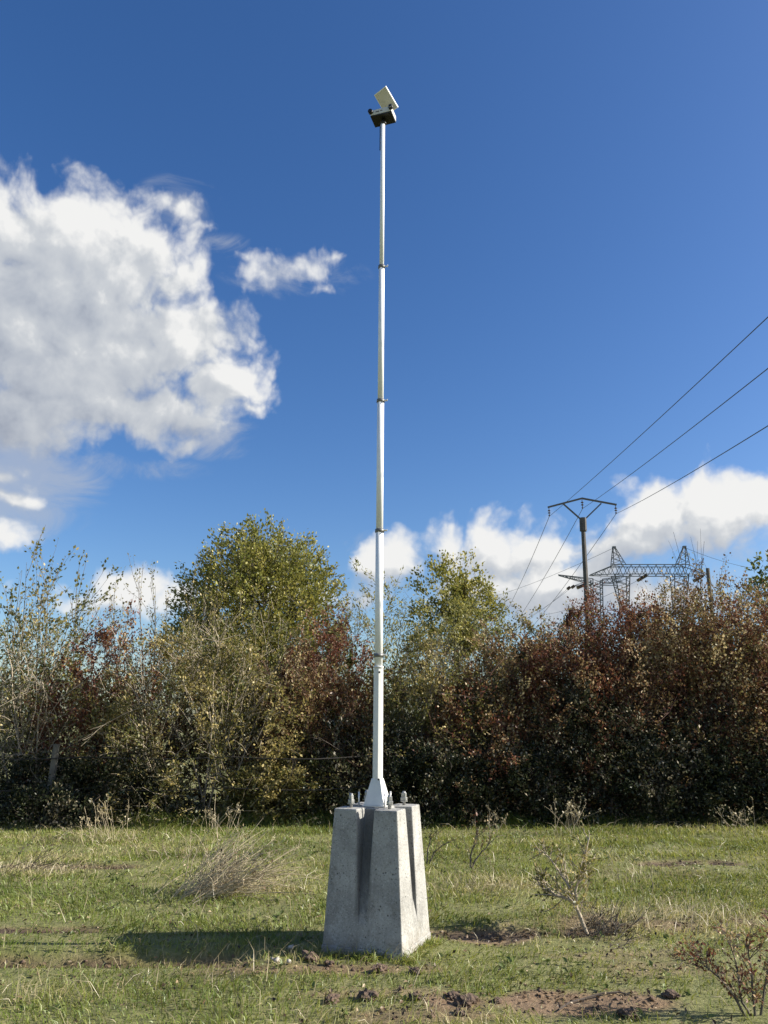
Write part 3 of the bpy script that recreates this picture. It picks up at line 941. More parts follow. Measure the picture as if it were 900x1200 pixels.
def leaves(C, axis, size, rg, width=.5, up=.5, clump=3.0, seed=0, bias=0.0, spread=.27, fold=.25):
    """two-faced folded leaves at points C along axis; returns verts, faces, tint"""
    n = len(C)
    L = size * (.6 + .8 * rg.random(n))[:, None]
    ax = unit(axis + rg.normal(0, .55, (n, 3)))
    nm = rg.normal(0, 1, (n, 3)); nm[:, 2] = np.abs(nm[:, 2]) + up
    sd = unit(np.cross(ax, nm)); nm = np.cross(sd, ax)
    a = C; b = C + ax * L
    m = C + ax * L * .45
    l = m + sd * L * width * .5 + nm * L * width * fold * .5
    r = m - sd * L * width * .5 + nm * L * width * fold * .5
    V = np.stack([a, r, b, l], 1).reshape(-1, 3)
    i = np.arange(n)[:, None] * 4
    Fc = np.concatenate([i + np.array([[0, 1, 2]]), i + np.array([[0, 2, 3]])], 0)
    cl = fbm(C[:, 0] * clump + seed * 7.3, C[:, 2] * clump + C[:, 1] * clump * .7, 2)
    t = np.clip(.5 + bias + (cl - .5) * 1.1 + rg.normal(0, spread, n), 0, 1)
    return V, Fc, np.concatenate([t, t])
def along(sets, n, rg, jitter, t0=.15):
    """points on twigs with their directions"""
    w_ = np.array([len(P) * np.linalg.norm(np.diff(P, axis=1), axis=2).sum(1).mean() for P in sets])
    cnt = (w_ / w_.sum() * n).astype(int)
    C, A = [], []
    for P, c in zip(sets, cnt):
        L = np.linalg.norm(np.diff(P, axis=1), axis=2).sum(1)
        pid = rg.choice(len(P), c, p=L / L.sum())
        K = P.shape[1] - 1
        f = (t0 + (1 - t0) * rg.random(c)) * K * .9999
        i = f.astype(int); fr = (f - i)[:, None]
        a, b = P[pid, i], P[pid, i + 1]
        C.append(a + (b - a) * fr + rg.normal(0, jitter, (c, 3))); A.append(unit(b - a))
    return np.concatenate(C), np.concatenate(A)

def shrub(name, label, cat, base, size, leaf_mat, bark, n_leaf, leaf_size, stems=9, b1=60, b2=170, lean=.55, droop=-.03, up=.25, twig=.004, group=None,
          seed=1, bias=0.0, wander=.16, lwidth=.5, parts=('stems', 'foliage'), leaf_low=0.0, jitter=.03, fill=0, shoots=14, shoot_r=.0045):
    """a many-stemmed bush of the given width, depth and height"""
    rg = np.random.default_rng(seed)
    W, D, H = size
    st = np.zeros((stems, 3)); st[:, :2] = rg.normal(0, .10, (stems, 2)) * [W, D]; st[:, 2] = -.05
    dr = np.stack([rg.normal(0, lean, stems), rg.normal(0, lean, stems), np.ones(stems)], 1)
    S = grow(st, dr, H * (.75 + .35 * rg.random(stems)), 8, wander * .6, (0, 0, droop), rg)
    B1, _ = branch(S, b1, .12, .97, (.22 * H, .5 * H), .55, up, 6, wander, (0, 0, droop), rg)
    B2, _ = branch(B1, b2, .1, 1.0, (.10 * H, .24 * H), .55, up * .7, 5, wander, (0, 0, droop * .6), rg)
    allp = np.concatenate([S.reshape(-1, 3), B1.reshape(-1, 3), B2.reshape(-1, 3)])
    sc_ = np.array([W / 2 / np.percentile(np.abs(allp[:, 0]), 97), D / 2 / np.percentile(np.abs(allp[:, 1]), 97), H / np.percentile(allp[:, 2], 98.5)])
    S, B1, B2 = S * sc_, B1 * sc_, B2 * sc_
    for A in (S, B1, B2):
        A[..., 2] = np.maximum(A[..., 2], -.05)
    tufts = None
    if fill:
        half = np.array([W / 2, D / 2, H * .99])
        def dome(P):
            q = P / half
            r = (np.abs(q[..., 0]) ** 2.3 + np.abs(q[..., 1]) ** 2.3 + np.abs(q[..., 2]) ** 2.3)[..., None] ** (1 / 2.3)
            lump = .93 + .30 * (fbm(q[..., :1] * 2.3 + q[..., 2:] * .5 + seed * 3.1, q[..., 2:] * 2.3 + q[..., 1:2] * 1.7, 2) - .5)
            over = np.maximum(r - lump, 0)
            return q * (np.minimum(r, lump) + .10 * np.tanh(over * 2.5)) / np.maximum(r, 1e-6) * half
        S, B1, B2 = dome(S * 1.1), dome(B1 * 1.1), dome(B2 * 1.1)
        # short side twigs fill the dome out to its uneven surface
        q = unit(rg.normal(0, 1, (fill, 3))); q[:, 2] = np.abs(q[:, 2])
        rr_ = .55 + .44 * rg.random((fill, 1)) ** .55
        st2 = dome(q * 1.6 * half) * rr_
        st2[:, 2] = np.maximum(st2[:, 2], .03)
        tufts = grow(st2, unit(q * [1, 1, .6] + [0, 0, .35]) + rg.normal(0, .45, (fill, 3)), (.18 + .32 * rg.random(fill)) * min(1, H / 2.4), 3, wander, (0, 0, droop), rg)
    sets = [(S, .006 * H + .004, .003), (B1, twig * 1.5, twig * .7), (B2, twig, twig * .45)]
    if fill and shoots:
        SH, _ = branch(S, shoots, .25, .9, (.35 * H, .62 * H), .75, .15, 8, wander * .7, (0, 0, droop - .05), rg)
        SH[..., 2] = np.clip(SH[..., 2], 0, H * 1.06)
        SH[..., 1] = np.clip(SH[..., 1], -D * .62, D * .6)
        SB, _ = branch(SH, shoots * 4, .3, 1, (.08 * H, .16 * H), .5, .2, 5, wander, (0, 0, 0), rg)
        sets += [(SH, shoot_r * 1.4, shoot_r * .6), (SB, shoot_r * .7, shoot_r * .4)]
    if tufts is not None:
        sets.append((tufts, twig * .8, twig * .4))
    root = empty(name, tuple(base), label, cat, group)
    V_, F_ = tubes(sets)
    o = link(parts[0], np_mesh(parts[0], V_, [F_]), bark, root); o['kind'] = 'stuff'
    C, A = along([B1, B2], n_leaf if tufts is None else int(n_leaf * .55), rg, jitter)
    if tufts is not None:
        C2, A2 = along([tufts], int(n_leaf * 1.2), rg, jitter * 1.4, 0)
        C, A = np.concatenate([C, C2]), np.concatenate([A, A2])
        C[:, 2] = np.maximum(C[:, 2], .02)
        gp = fbm(C[:, 0] * 1.9 + seed * 5.1, C[:, 2] * 1.9 + C[:, 1] * 1.3 + seed, 3)
        k_ = rg.random(len(C)) < np.clip((gp - .30) * 4.5, .22, 1)
        C, A = C[k_], A[k_]
    if leaf_low:
        keep = rg.random(len(C)) < np.clip(leaf_low + (1 - leaf_low) * C[:, 2] / H, 0, 1)
        C, A = C[keep], A[keep]
    V_, F_, t_ = leaves(C, A, leaf_size, rg, lwidth, .5, 2.2, seed, bias)
    o = link(parts[1], np_mesh(parts[1], V_, [F_], [t_]), leaf_mat, root)
    o['kind'] = 'stuff'
    return root

def tree(name, label, base, H, W, trunk_h, leaf_mat, bark, n_leaf, leaf_size, seed, group=None, b1=26, b2=170, b3=700, bias=0.0, flat=1.0, gaps=.2):
    """trunk with limbs and a clumpy crown inside an uneven ellipsoid"""
    rg = np.random.default_rng(seed)
    root = empty(name, tuple(base), label, 'tree', group)
    T = grow(np.array([[0, 0, -.1]]), np.array([[.03, 0, 1]]), np.array([H * .86]), 9, .05, (0, 0, .04), rg)
    L1, _ = branch(T, b1, trunk_h / H, .95, (.30 * W, .58 * W), .9, .35, 7, .12, (0, 0, .05), rg)
    L2, _ = branch(L1, b2, .25, 1, (.12 * W, .30 * W), .6, .25, 6, .15, (0, 0, .03), rg)
    L3, _ = branch(L2, b3, .2, 1, (.06 * W, .15 * W), .6, .2, 5, .16, (0, 0, .02), rg)
    c = np.array([0, 0, trunk_h + (H - trunk_h) * .5]); rad_ = np.array([W / 2, W / 2 * flat, (H - trunk_h) * .5])
    def pull(P):     # draw stray twigs back towards the crown's outline
        q = (P - c) / rad_; r = np.linalg.norm(q, axis=-1, keepdims=True)
        lump = 1 + .34 * (fbm(q[..., :1] * 2.1 + seed, q[..., 2:] * 2.1 + q[..., 1:2], 2) - .5)
        f = np.where(r > lump, lump / np.maximum(r, 1e-6) * (1 + .12 * np.tanh(r - lump)), 1)
        return c + q * f * rad_
    L2, L3 = pull(L2), pull(L3)
    q = unit(rg.normal(0, 1, (b3, 3)))
    st2 = pull(c + q * 1.5 * rad_); st2 = c + (st2 - c) * (.40 + .56 * rg.random((b3, 1)) ** .6)
    keep = fbm(q[:, 0] * 2.6 + seed * 2 + st2[:, 1], q[:, 2] * 2.6 + st2[:, 1] * 1.5, 2) > gaps
    st2, q = st2[keep], q[keep]
    L4 = grow(st2, q + [0, 0, .5] + rg.normal(0, .35, (len(q), 3)), (.07 + .09 * rg.random(len(q))) * W, 4, .12, (0, 0, .05), rg)
    V_, F_ = tubes([(T, H * .022, .012)], 7)
    link('trunk', np_mesh('trunk', V_, [F_]), bark, root, True)
    V_, F_ = tubes([(L1, H * .008, .008), (L2, .010, .005), (L3, .005, .003), (L4, .005, .003)], 3)
    link('limbs', np_mesh('limbs', V_, [F_]), bark, root)
    C, A = along([L2, L3, L4, L4], n_leaf, rg, .05)
    V_, F_, t_ = leaves(C, A, leaf_size, rg, .62, .4, 1.6, seed, bias)
    o = link('crown', np_mesh('crown', V_, [F_], [t_]), leaf_mat, root)
    o['kind'] = 'stuff'
    return root

def base_at(px, y):
    return (at(px, 800, y)[0], y, 0.0)
def top_h(py, y):
    return at(450, py, y)[2]
def wpx(n, y):
    return n / F * math.hypot(y, 0) * 1.0 / CP if False else n / F * y

# trees standing behind the hedge
tree('field_maple', 'round dense olive green tree rising behind the hedge', base_at(303, 18.0), top_h(626, 18.0), wpx(176, 18), 1.4, 'lf_tree', 'bark_grey', 62000, .072, 11, None, 34, 260, 2400, gaps=.26)
tree('young_tree', 'small loose green tree with gaps in its crown behind the white mast', base_at(532, 17.5), top_h(656, 17.5), wpx(102, 17.5), 3.0, 'lf_tree', 'bark_dark', 12000, .072, 12, None, 16, 130, 620, .05, gaps=.40)
tree('evergreen_tree', 'dark green tree cut by the picture edge above the bank of red shrubs', base_at(938, 24.0), top_h(640, 24.0), wpx(90, 24), 2.0, 'lf_green', 'bark_dark', 7000, .12, 13, None, 20, 120, 420, -.1)

HG = 'shrubs of the hedge'
def S(label, px, y, top, wid, mat, bark, n, seed, leaf=.049, dep=1.7, name='hedge_shrub', cat='shrub', **kw):
    h = top_h(top, y)
    n = int(n * 1.3)
    if px > 590: top += 3; n = int(n * 1.45); leaf *= 1.0
    kw.setdefault('lwidth', .62)
    kw.setdefault('fill', int(n / 24))
    return shrub(name, label, cat, base_at(px, y), (wpx(wid, y), dep, h), mat, bark, n, leaf, seed=seed, group=HG, **kw)
# back row, seen above and between the front ones
S('tall thin willowy shrub with sparse leaves at the picture edge, topmost on that side', 45, 14.9, 660, 190, 'lf_olive', 'bark_grey', 3600, 21, fill=0, lean=.16, up=.8, stems=16, b1=110, b2=200, wander=.07, droop=.02, leaf=.065, bias=-.15)
S('spindly half bare shrub between the tall thin one and the round tree', 178, 15.6, 672, 130, 'lf_olive', 'bark_grey', 2600, 22, fill=0, lean=.25, up=.6, stems=12, b1=90, b2=220, wander=.10, droop=.01)
S('pale silvery green shrub directly behind the white mast', 440, 15.4, 676, 150, 'lf_pale', 'bark_grey', 5200, 23, fill=250, lean=.2, up=.6, stems=12, wander=.09, droop=.01, lwidth=.35, leaf=.07)
S('yellowish green shrub under the small loose tree', 545, 15.2, 702, 170, 'lf_pale', 'bark_grey', 7000, 24, lean=.25, up=.5, droop=.0, lwidth=.4, leaf=.065, bias=-.1)
S('greenish brown shrub whose top meets the foot of the utility pole', 640, 15.0, 718, 170, 'lf_olive', 'bark_dark', 7500, 25)
S('dark red shrub rising before the lattice column', 715, 15.0, 706, 180, 'lf_red', 'bark_red', 12000, 26)
S('russet shrub under the steel portal', 795, 15.0, 694, 190, 'lf_brown', 'bark_red', 13000, 27)
S('tall brown shrub at the picture edge under the dark tree', 885, 14.6, 684, 190, 'lf_brown', 'bark_red', 12000, 28)
S('brown shrub with a grey twiggy top below the round tree', 300, 14.8, 705, 190, 'lf_olive', 'bark_pale', 6500, 29, twig=.005, shoots=26, shoot_r=.0062)
S('dark red dogwood between the olive bush and the white mast', 385, 14.4, 730, 150, 'lf_red', 'bark_red', 9000, 30)
for k, (px, lb) in enumerate(((70, 'pale willowy shrub'), (190, 'half bare spindly shrub'), (300, 'round tree'), (400, 'white mast'), (490, 'small loose tree'), (600, 'greenish brown shrub'), (700, 'lattice column'), (800, 'steel portal'), (900, 'dark edge tree'))):
    S('dense inner shrub of the hedge, mostly hidden, in line with the ' + lb, px, 15.6, 775 if px < 560 else 745, 190, 'lf_green' if k % 3 == 0 else 'lf_brown', 'bark_dark', 3200, 140 + k, leaf=.09)
# front row
S('broad bush of bare pale arching twigs by the weathered fence post', 25, 13.6, 718, 230, 'lf_olive', 'bark_pale', 6500, 31, b2=620, twig=.0055, bias=-.05, lean=.5, shoots=22, shoot_r=.0062)
S('dark maroon bush between the pale twiggy bush and the wide olive one', 128, 13.9, 735, 150, 'lf_red', 'bark_dark', 8500, 32, bias=-.12)
S('wide olive bush flecked with pale leaf tips, bulging over the grass', 240, 13.3, 732, 250, 'lf_olive', 'bark_pale', 15000, 33, b2=520, twig=.0045, bias=.08, shoots=26, shoot_r=.0062)
S('brownish bush with fine red twigs just beside the white mast', 375, 13.9, 770, 160, 'lf_brown', 'bark_red', 8500, 34, b2=420)
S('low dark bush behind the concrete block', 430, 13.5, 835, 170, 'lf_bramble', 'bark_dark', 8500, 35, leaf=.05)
S('olive green bush on the sunny side of the white mast', 505, 13.8, 742, 160, 'lf_olive', 'bark_grey', 10500, 36, bias=-.02)
S('russet red dogwood low in the hedge between the olive bush and the dark brambles', 548, 13.6, 800, 130, 'lf_red', 'bark_red', 6500, 37, bias=.12)
S('mixed green and brown bush above the low russet dogwood', 590, 13.9, 745, 150, 'lf_brown', 'bark_grey', 9500, 38, bias=.12)
S('deep red bush below the utility pole', 668, 13.8, 738, 170, 'lf_red', 'bark_red', 11500, 39, bias=.06)
S('dark red bush with scattered pale leaves below the lattice portal', 755, 13.8, 720, 180, 'lf_red', 'bark_red', 11500, 40, bias=.0)
S('olive flecked brown bush on the rise below the bare sapling', 832, 13.7, 708, 170, 'lf_brown', 'bark_red', 11000, 41, bias=.16)
S('maroon bush at the picture edge beside the second fence post', 905, 13.6, 716, 180, 'lf_red', 'bark_dark', 10000, 42, bias=-.05)
# low brambles along the foot
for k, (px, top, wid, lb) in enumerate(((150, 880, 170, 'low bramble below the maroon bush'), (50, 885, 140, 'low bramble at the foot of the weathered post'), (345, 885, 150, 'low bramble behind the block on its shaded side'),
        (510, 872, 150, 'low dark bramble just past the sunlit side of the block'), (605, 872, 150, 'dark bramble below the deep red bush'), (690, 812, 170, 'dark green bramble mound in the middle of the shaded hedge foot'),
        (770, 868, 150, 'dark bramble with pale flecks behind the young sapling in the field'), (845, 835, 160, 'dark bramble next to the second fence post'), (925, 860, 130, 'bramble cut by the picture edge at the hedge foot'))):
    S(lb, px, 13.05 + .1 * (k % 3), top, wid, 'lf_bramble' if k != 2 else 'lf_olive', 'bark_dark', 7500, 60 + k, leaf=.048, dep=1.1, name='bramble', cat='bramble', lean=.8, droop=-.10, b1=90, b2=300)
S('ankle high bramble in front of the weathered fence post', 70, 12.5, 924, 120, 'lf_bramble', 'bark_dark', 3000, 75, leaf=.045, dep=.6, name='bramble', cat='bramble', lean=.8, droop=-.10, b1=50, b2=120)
# thin saplings against the sky at the right
def sapling(label, px, y, top, wid, n, seed, **kw):
    kw['fill'] = 0
    h = top_h(top, y)
    return shrub('bare_sapling', label, 'sapling', base_at(px, y), (wpx(wid, y), .5, h), 'lf_olive', 'bark_grey', n, .06, stems=2, b1=10, b2=16, lean=.05, up=.9, droop=.03, wander=.05, seed=seed, twig=.005, leaf_low=.05, **kw)
sapling('thin bare sapling with a few leaves beside the wooden post on the skyline', 826, 15.6, 628, 44, 70, 81)
sapling('second thin sapling with a few leaves nearer the dark edge tree', 858, 15.6, 650, 60, 110, 82)

# ------------------------------------------------------------------ fence in the hedge
FY = 12.75
fence = empty('wire_fence', (0, FY, 0), 'old wire fence with weathered posts along the hedge foot', 'fence')
def fpost(px, top, half):
    p = at(px, top, FY)
    m = MB(); m.bar((p[0] - .03, FY - 12.75, -.1), (p[0] + .02, FY - 12.75, p[2]), half, 8, half * .85)
    m.build('post', 'fence_wood', fence)
fpost(65, 872, .062); FY += .36; fpost(893, 862, .06); FY -= .36
for pa, pb_ in ((887, 886), (924, 921), (905, 903)):
    if pa == 905: continue
    a, b = at(-60, pa, FY), at(930, pb_, FY)
    pts = [Vector((a[0] + (b[0] - a[0]) * t, -.07 + .02 * math.sin(9 * t) + (.42 * min(1, max(0, t - .44) / .06)), a[2] + (b[2] - a[2]) * t - .035 * math.sin(math.pi * ((t * 6) % 1)))) for t in [i / 60 for i in range(61)]]
    m = MB()
    for p, q_ in zip(pts[:-1], pts[1:]): m.bar(p, q_, .009, 5, cap=False)
    m.build('strand', 'fence_wire', fence)

# ------------------------------------------------------------------ small plants in the field
def plant_from(name, label, cat, base, paths, leaf_mat, bark, n_leaf, leaf_size, twig_n, seed, r0=.012, group=None, spread=.7, lens=(.12, .3), up=.2, bias=0.0, extra=0):
    """plant whose main stems follow given paths (px, py) at the base's distance"""
    rg = np.random.default_rng(seed)
    y = base[1]
    root = empty(name, tuple(base), label, cat, group)
    mains = []
    for path in paths:
        pts = np.array([at(px, py, y + dy) for px, py, dy in path]) - np.array(base)
        t = np.linspace(0, 1, 9); tt = np.linspace(0, 1, len(pts))
        mains.append(np.stack([np.interp(t, tt, pts[:, k]) for k in range(3)], 1) + np.r_[np.zeros((1, 3)), rg.normal(0, .006, (8, 3))])
    Mn = np.stack(mains)
    T1, _ = branch(Mn, twig_n, .15, .98, lens, spread, up, 5, .16, (0, 0, .01), rg)
    T2, _ = branch(T1, twig_n * 3, .2, 1, (lens[0] * .4, lens[1] * .45), spread, up, 4, .16, (0, 0, .0), rg)
    V_, F_ = tubes([(Mn, r0, r0 * .3), (T1, r0 * .28, r0 * .14), (T2, r0 * .16, r0 * .1)], 5)
    link('stem', np_mesh('stem', V_, [F_]), bark, root)
    C, A = along([T1, T2], n_leaf, rg, .008)
    V_, F_, t_ = leaves(C, A, leaf_size, rg, .5, .4, 5, seed, bias)
    o = link('leaves', np_mesh('leaves', V_, [F_], [t_]), leaf_mat, root)
    o['kind'] = 'stuff'
    return root
def gbase(px, py):
    p = on_ground(px, py); return (float(p[0]), float(p[1]), float(height(p[0], p[1])))
plant_from('leaning_sapling', 'small leaning forked sapling with sparse leaves standing in the grass', 'sapling', gbase(688, 1095),
           [[(688, 1095, 0), (676, 1062, 0), (675, 1045, 0), (681, 1020, 0), (691, 980, .05)], [(676, 1066, 0), (673, 1055, 0), (664, 1035, .1), (650, 1015, .2), (636, 995, .25)], [(675, 1060, 0), (660, 1052, .1), (645, 1045, .2), (635, 1040, .25), (628, 1030, .3)]],
           'lf_olive', 'bark_pale', 900, .032, 54, 91, .017, spread=.6, lens=(.1, .28))
plant_from('bent_sapling', 'thin bent leafless twig plant in the grass between block and leaning sapling', 'sapling', gbase(553, 1018),
           [[(553, 1018, 0), (560, 1005, 0), (570, 992, 0), (582, 980, 0)], [(551, 1018, 0), (552, 1000, 0), (556, 985, 0), (562, 978, 0)]], 'lf_brown', 'bark_grey', 60, .03, 16, 92, .011, spread=.5, lens=(.1, .3))
plant_from('thorny_shrub', 'twiggy half bare shrub beside the sunlit edge of the block, farther back', 'shrub', gbase(505, 1012),
           [[(503, 1012, 0), (508, 1000, 0), (520, 990, 0), (530, 985, 0)], [(500, 1012, 0), (502, 990, 0), (506, 980, 0), (512, 972, 0)]], 'lf_olive', 'bark_grey', 130, .03, 18, 93, .009, spread=.6, lens=(.1, .3))
plant_from('corner_shrub', 'reddish leaved thin shrub with a long arching branch in the lower corner', 'shrub', gbase(880, 1192),
           [[(876, 1200, 0), (862, 1170, 0), (843, 1145, 0), (822, 1128, 0), (806, 1124, 0)], [(885, 1200, 0), (882, 1160, 0), (878, 1125, 0), (876, 1095, 0)], [(890, 1200, 0), (895, 1160, 0), (903, 1120, 0), (908, 1090, 0)], [(880, 1200, 0), (868, 1165, .05), (862, 1130, .1), (850, 1095, .12)]],
           'lf_red', 'bark_grey', 900, .025, 70, 94, .008, spread=.6, lens=(.08, .24), bias=.1)

def stalk_clump(name, label, cat, base, hgt, wid, n, mat_s, seed, group=None, lean=(0, 0), heads=True, r=.003):
    rg = np.random.default_rng(seed)
    root = empty(name, tuple(base), label, cat, group)
    st = np.zeros((n, 3)); st[:, 0] = rg.normal(0, wid * .25, n); st[:, 1] = rg.normal(0, wid * .25, n)
    dr = np.stack([rg.normal(lean[0], .35, n), rg.normal(lean[1], .25, n), np.ones(n)], 1)
    P = grow(st, dr, hgt * (.5 + .6 * rg.random(n)), 7, .10, (0, 0, -.06), rg)
    B, _ = branch(P, n * 3, .45, 1, (.06, .2), .5, .4, 4, .15, (0, 0, 0), rg)
    V_, F_ = tubes([(P, r, r * .5), (B, r * .5, r * .3)], 3)
    link('stalks', np_mesh('stalks', V_, [F_]), mat_s, root)
    if heads:
        C, A = along([B], n * 14, rg, .01, .5)
        V_, F_, t_ = leaves(C, A, .025, rg, .6, .3, 5, seed, .1)
        o = link('seed_heads', np_mesh('seed_heads', V_, [F_], [t_]), 'straw', root)
        o['kind'] = 'stuff'
    return root
WG = 'dry weeds along the hedge foot'
for k, (px, py, hg, n, lb) in enumerate(((662, 978, .72, 16, 'dry grey weed stalks at the hedge foot above the leaning sapling'), (866, 980, .55, 12, 'dry weed stalks at the hedge foot near the second fence post'),
        (120, 985, .62, 18, 'pale dry weeds at the hedge foot past the weathered post'), (258, 975, .5, 12, 'dry weeds at the hedge foot below the wide olive bush'), (575, 975, .4, 8, 'short dry weeds at the hedge foot behind the bent twig plant'))):
    stalk_clump('dry_weed', lb, 'weed', gbase(px, py), hg * .85, .5, n, 'straw_stem', 100 + k, WG)

# brush heap: a tangle of cut twigs lying over to one side
def brush(label, px, py, wid, hgt, n, seed, mat='straw_stem', lean=1.0, group=None):
    rg = np.random.default_rng(seed)
    b = gbase(px, py)
    root = empty('brush_heap', b, label, 'brush')
    st = np.stack([rg.normal(0, wid * .20, n), rg.normal(0, .16, n), np.zeros(n)], 1)
    dr = np.stack([rg.normal(lean, .45, n), rg.normal(0, .3, n), (.55 if n < 150 else .8) + .5 * rg.random(n)], 1)
    P = grow(st, dr, hgt * (.6 + 1.0 * rg.random(n)), 7, .12, (0, 0, -.10), rg)
    P[..., 2] = np.maximum(P[..., 2], .01)
    B, _ = branch(P, n * 3, .2, 1, (.08, .28), .35, .1, 4, .15, (0, 0, -.05), rg)
    V_, F_ = tubes([(P, .0042, .0016), (B, .0026, .0014)], 3)
    o = link('twigs', np_mesh('twigs', V_, [F_]), mat, root); o['kind'] = 'stuff'
    C, A = along([P, B], n * 2, rg, .02)
    V_, F_, t_ = leaves(C, A, .03, rg, .5, .4, 5, seed)
    o = link('dead_leaves', np_mesh('dead_leaves', V_, [F_], [t_]), 'litter', root); o['kind'] = 'stuff'
    return root
brush('heap of dry leaning twigs in the grass on the shaded side of the block', 242, 1048, .85, .60, 150, 120)
brush('low heap of uprooted roots at the foot of the leaning sapling', 706, 1098, .5, .09, 45, 121, 'bark_grey', .7)
brush('thin dark twig lying in the grass at the picture edge', 35, 1020, .7, .34, 10, 122, 'bark_dark', 1.0)

# ------------------------------------------------------------------ grass
def block_mask(x, y, s=.319):
    dx, dy = x - BX, y - BY
    u, v_ = dx * cy + dy * sy_, -dx * sy_ + dy * cy
    return (np.abs(u) < s) & (np.abs(v_) < s)
def blades(n, dens, hmin, hmax, wd, rg, lean=.35, mud_cut=.35, seed=0, bias=0.0, where=None, dryness=True, ymin=3.7, ymax=13.6, curl=.5):
    y = ymin + (ymax - ymin) * rg.random(n) ** dens
    x = (rg.random(n) * 2 - 1) * (.53 * y + 1.5)
    keep = ~block_mask(x, y)
    keep &= rg.random(n) > np.clip(mud_value(x, y) * 1.3 - .06, 0, .985) if mud_cut else True
    pt = fbm(x * 1.1 + 9, y * 1.9 + 4, 4)
    keep &= rg.random(n) < np.clip(.45 + (pt - .36) * 3.0, .22, 1)
    if where is not None: keep &= where(x, y, rg)
    x, y, pt = x[keep], y[keep], pt[keep]
    n = len(x)
    hf = .55 + 1.0 * fbm(x * 2.1 + 40, y * 2.1, 3)
    h = (hmin + (hmax - hmin) * rg.random(n) ** 1.6) * hf * (1 + .35 * (y > 12.2))
    h = h * (1 - .55 * np.maximum(rut_value(x, y + .22), rut_value(x, y + .4)))
    z = height(x, y) - .01
    az_ = rg.random(n) * 2 * np.pi
    b = np.stack([x, y, z], 1)
    sw = fbm(x * .9 + 70, y * .9, 2) - .5
    ln = np.stack([rg.normal(0, lean, n) + sw * 1.2, rg.normal(0, lean, n), np.ones(n)], 1)
    d1 = unit(ln)
    d2 = unit(ln + np.stack([np.cos(az_) * curl, np.sin(az_) * curl, -.15 * np.ones(n) - curl * .5 * rg.random(n)], 1) + (d1 - [0, 0, 1]) * 1.2)
    side = unit(np.cross(d1, np.stack([np.cos(az_), np.sin(az_), np.zeros(n)], 1)))
    wv_ = (wd * (.6 + .8 * rg.random(n)) * (.55 + .085 * y))[:, None]
    m_ = b + d1 * (h * .55)[:, None]
    t_ = m_ + d2 * (h * .55)[:, None]
    V_ = np.stack([b - side * wv_ * .5, b + side * wv_ * .5, m_ + side * wv_ * .42, m_ - side * wv_ * .42, t_], 1).reshape(-1, 3)
    i = np.arange(n)[:, None] * 5
    q4 = i + np.array([[0, 1, 2, 3]]); t3 = i + np.array([[3, 2, 4]])
    dry = fbm(x * .8 + 120, y * 2.0 + 33, 4)
    dry2 = np.clip(mud_value(x, y) * .8, 0, .5)
    for px, py, rx, ry, k in DRY:
        c = on_ground(px, py)
        dry2 = np.maximum(dry2, k * np.clip(1.3 - np.sqrt(((x - c[0]) / rx) ** 2 + ((y - c[1]) / ry) ** 2), 0, 1))
    t = np.clip(.42 + bias + (dry - .5) * 1.3 + dry2 * .55 + rg.normal(0, .17, n) , 0, 1)
    return V_, q4, t3, t
DRY = [(290, 1035, 1.0, .5, .9), (560, 1035, .9, .6, .6), (760, 1085, 1.1, .7, .7), (60, 1010, 1.2, .8, .6), (80, 1170, .5, .25, .6), (730, 1020, 1.2, .6, .4)]
V1, q1, t1_, c1 = blades(262000, .80, .024, .082, .0055, np.random.default_rng(200))
tag(link('grass', np_mesh('grass', V1, [q1, t1_], [c1, c1]), 'grass'), kind='stuff')
# long pale straw in loose patches
STRAW = [(60, 1168, .55, .22), (300, 1040, .75, .35), (550, 1040, .8, .45), (30, 1020, .9, .6), (235, 1005, 1.2, .5), (360, 1195, .4, .15), (740, 1025, 1.0, .5), (700, 1085, .9, .3), (130, 985, 1.5, .4), (250, 1150, .6, .2), (820, 1075, .8, .4)]
def in_straw(x, y, rg):
    p = np.full(len(x), .09)
    for px, py, rx, ry in STRAW:
        c = on_ground(px, py)
        p = np.maximum(p, .95 * np.clip(1.2 - np.sqrt(((x - c[0]) / rx) ** 2 + ((y - c[1]) / ry) ** 2), 0, 1))
    return rg.random(len(x)) < p
rim = lambda x, y, rg: (block_mask(x, y, .42) & (rg.random(len(x)) < .22 + .5 * (fbm(x * 4, y * 4, 2) > .55)))
V1, q1, t1_, c1 = blades(250000, 1.0, .035, .125, .0055, np.random.default_rng(205), .45, .35, bias=.12, where=rim, ymin=5.6, ymax=6.95)
tag(link('foot_grass', np_mesh('foot_grass', V1, [q1, t1_], [c1, c1]), 'grass'), kind='stuff')
V1, q1, t1_, c1 = blades(75000, .85, .07, .26, .0034, np.random.default_rng(201), .55, 0, where=in_straw, curl=.9)
tag(link('dry_grass', np_mesh('dry_grass', V1, [q1, t1_], [c1, c1]), 'straw'), kind='stuff')
# rough uncut fringe at the hedge foot
V1, q1, t1_, c1 = blades(22000, 1.0, .06, .20, .005, np.random.default_rng(202), .3, 0, ymin=12.6, ymax=13.6, bias=-.2)
tag(link('rough_grass', np_mesh('rough_grass', V1, [q1, t1_], [c1, c1]), 'grass'), kind='stuff')

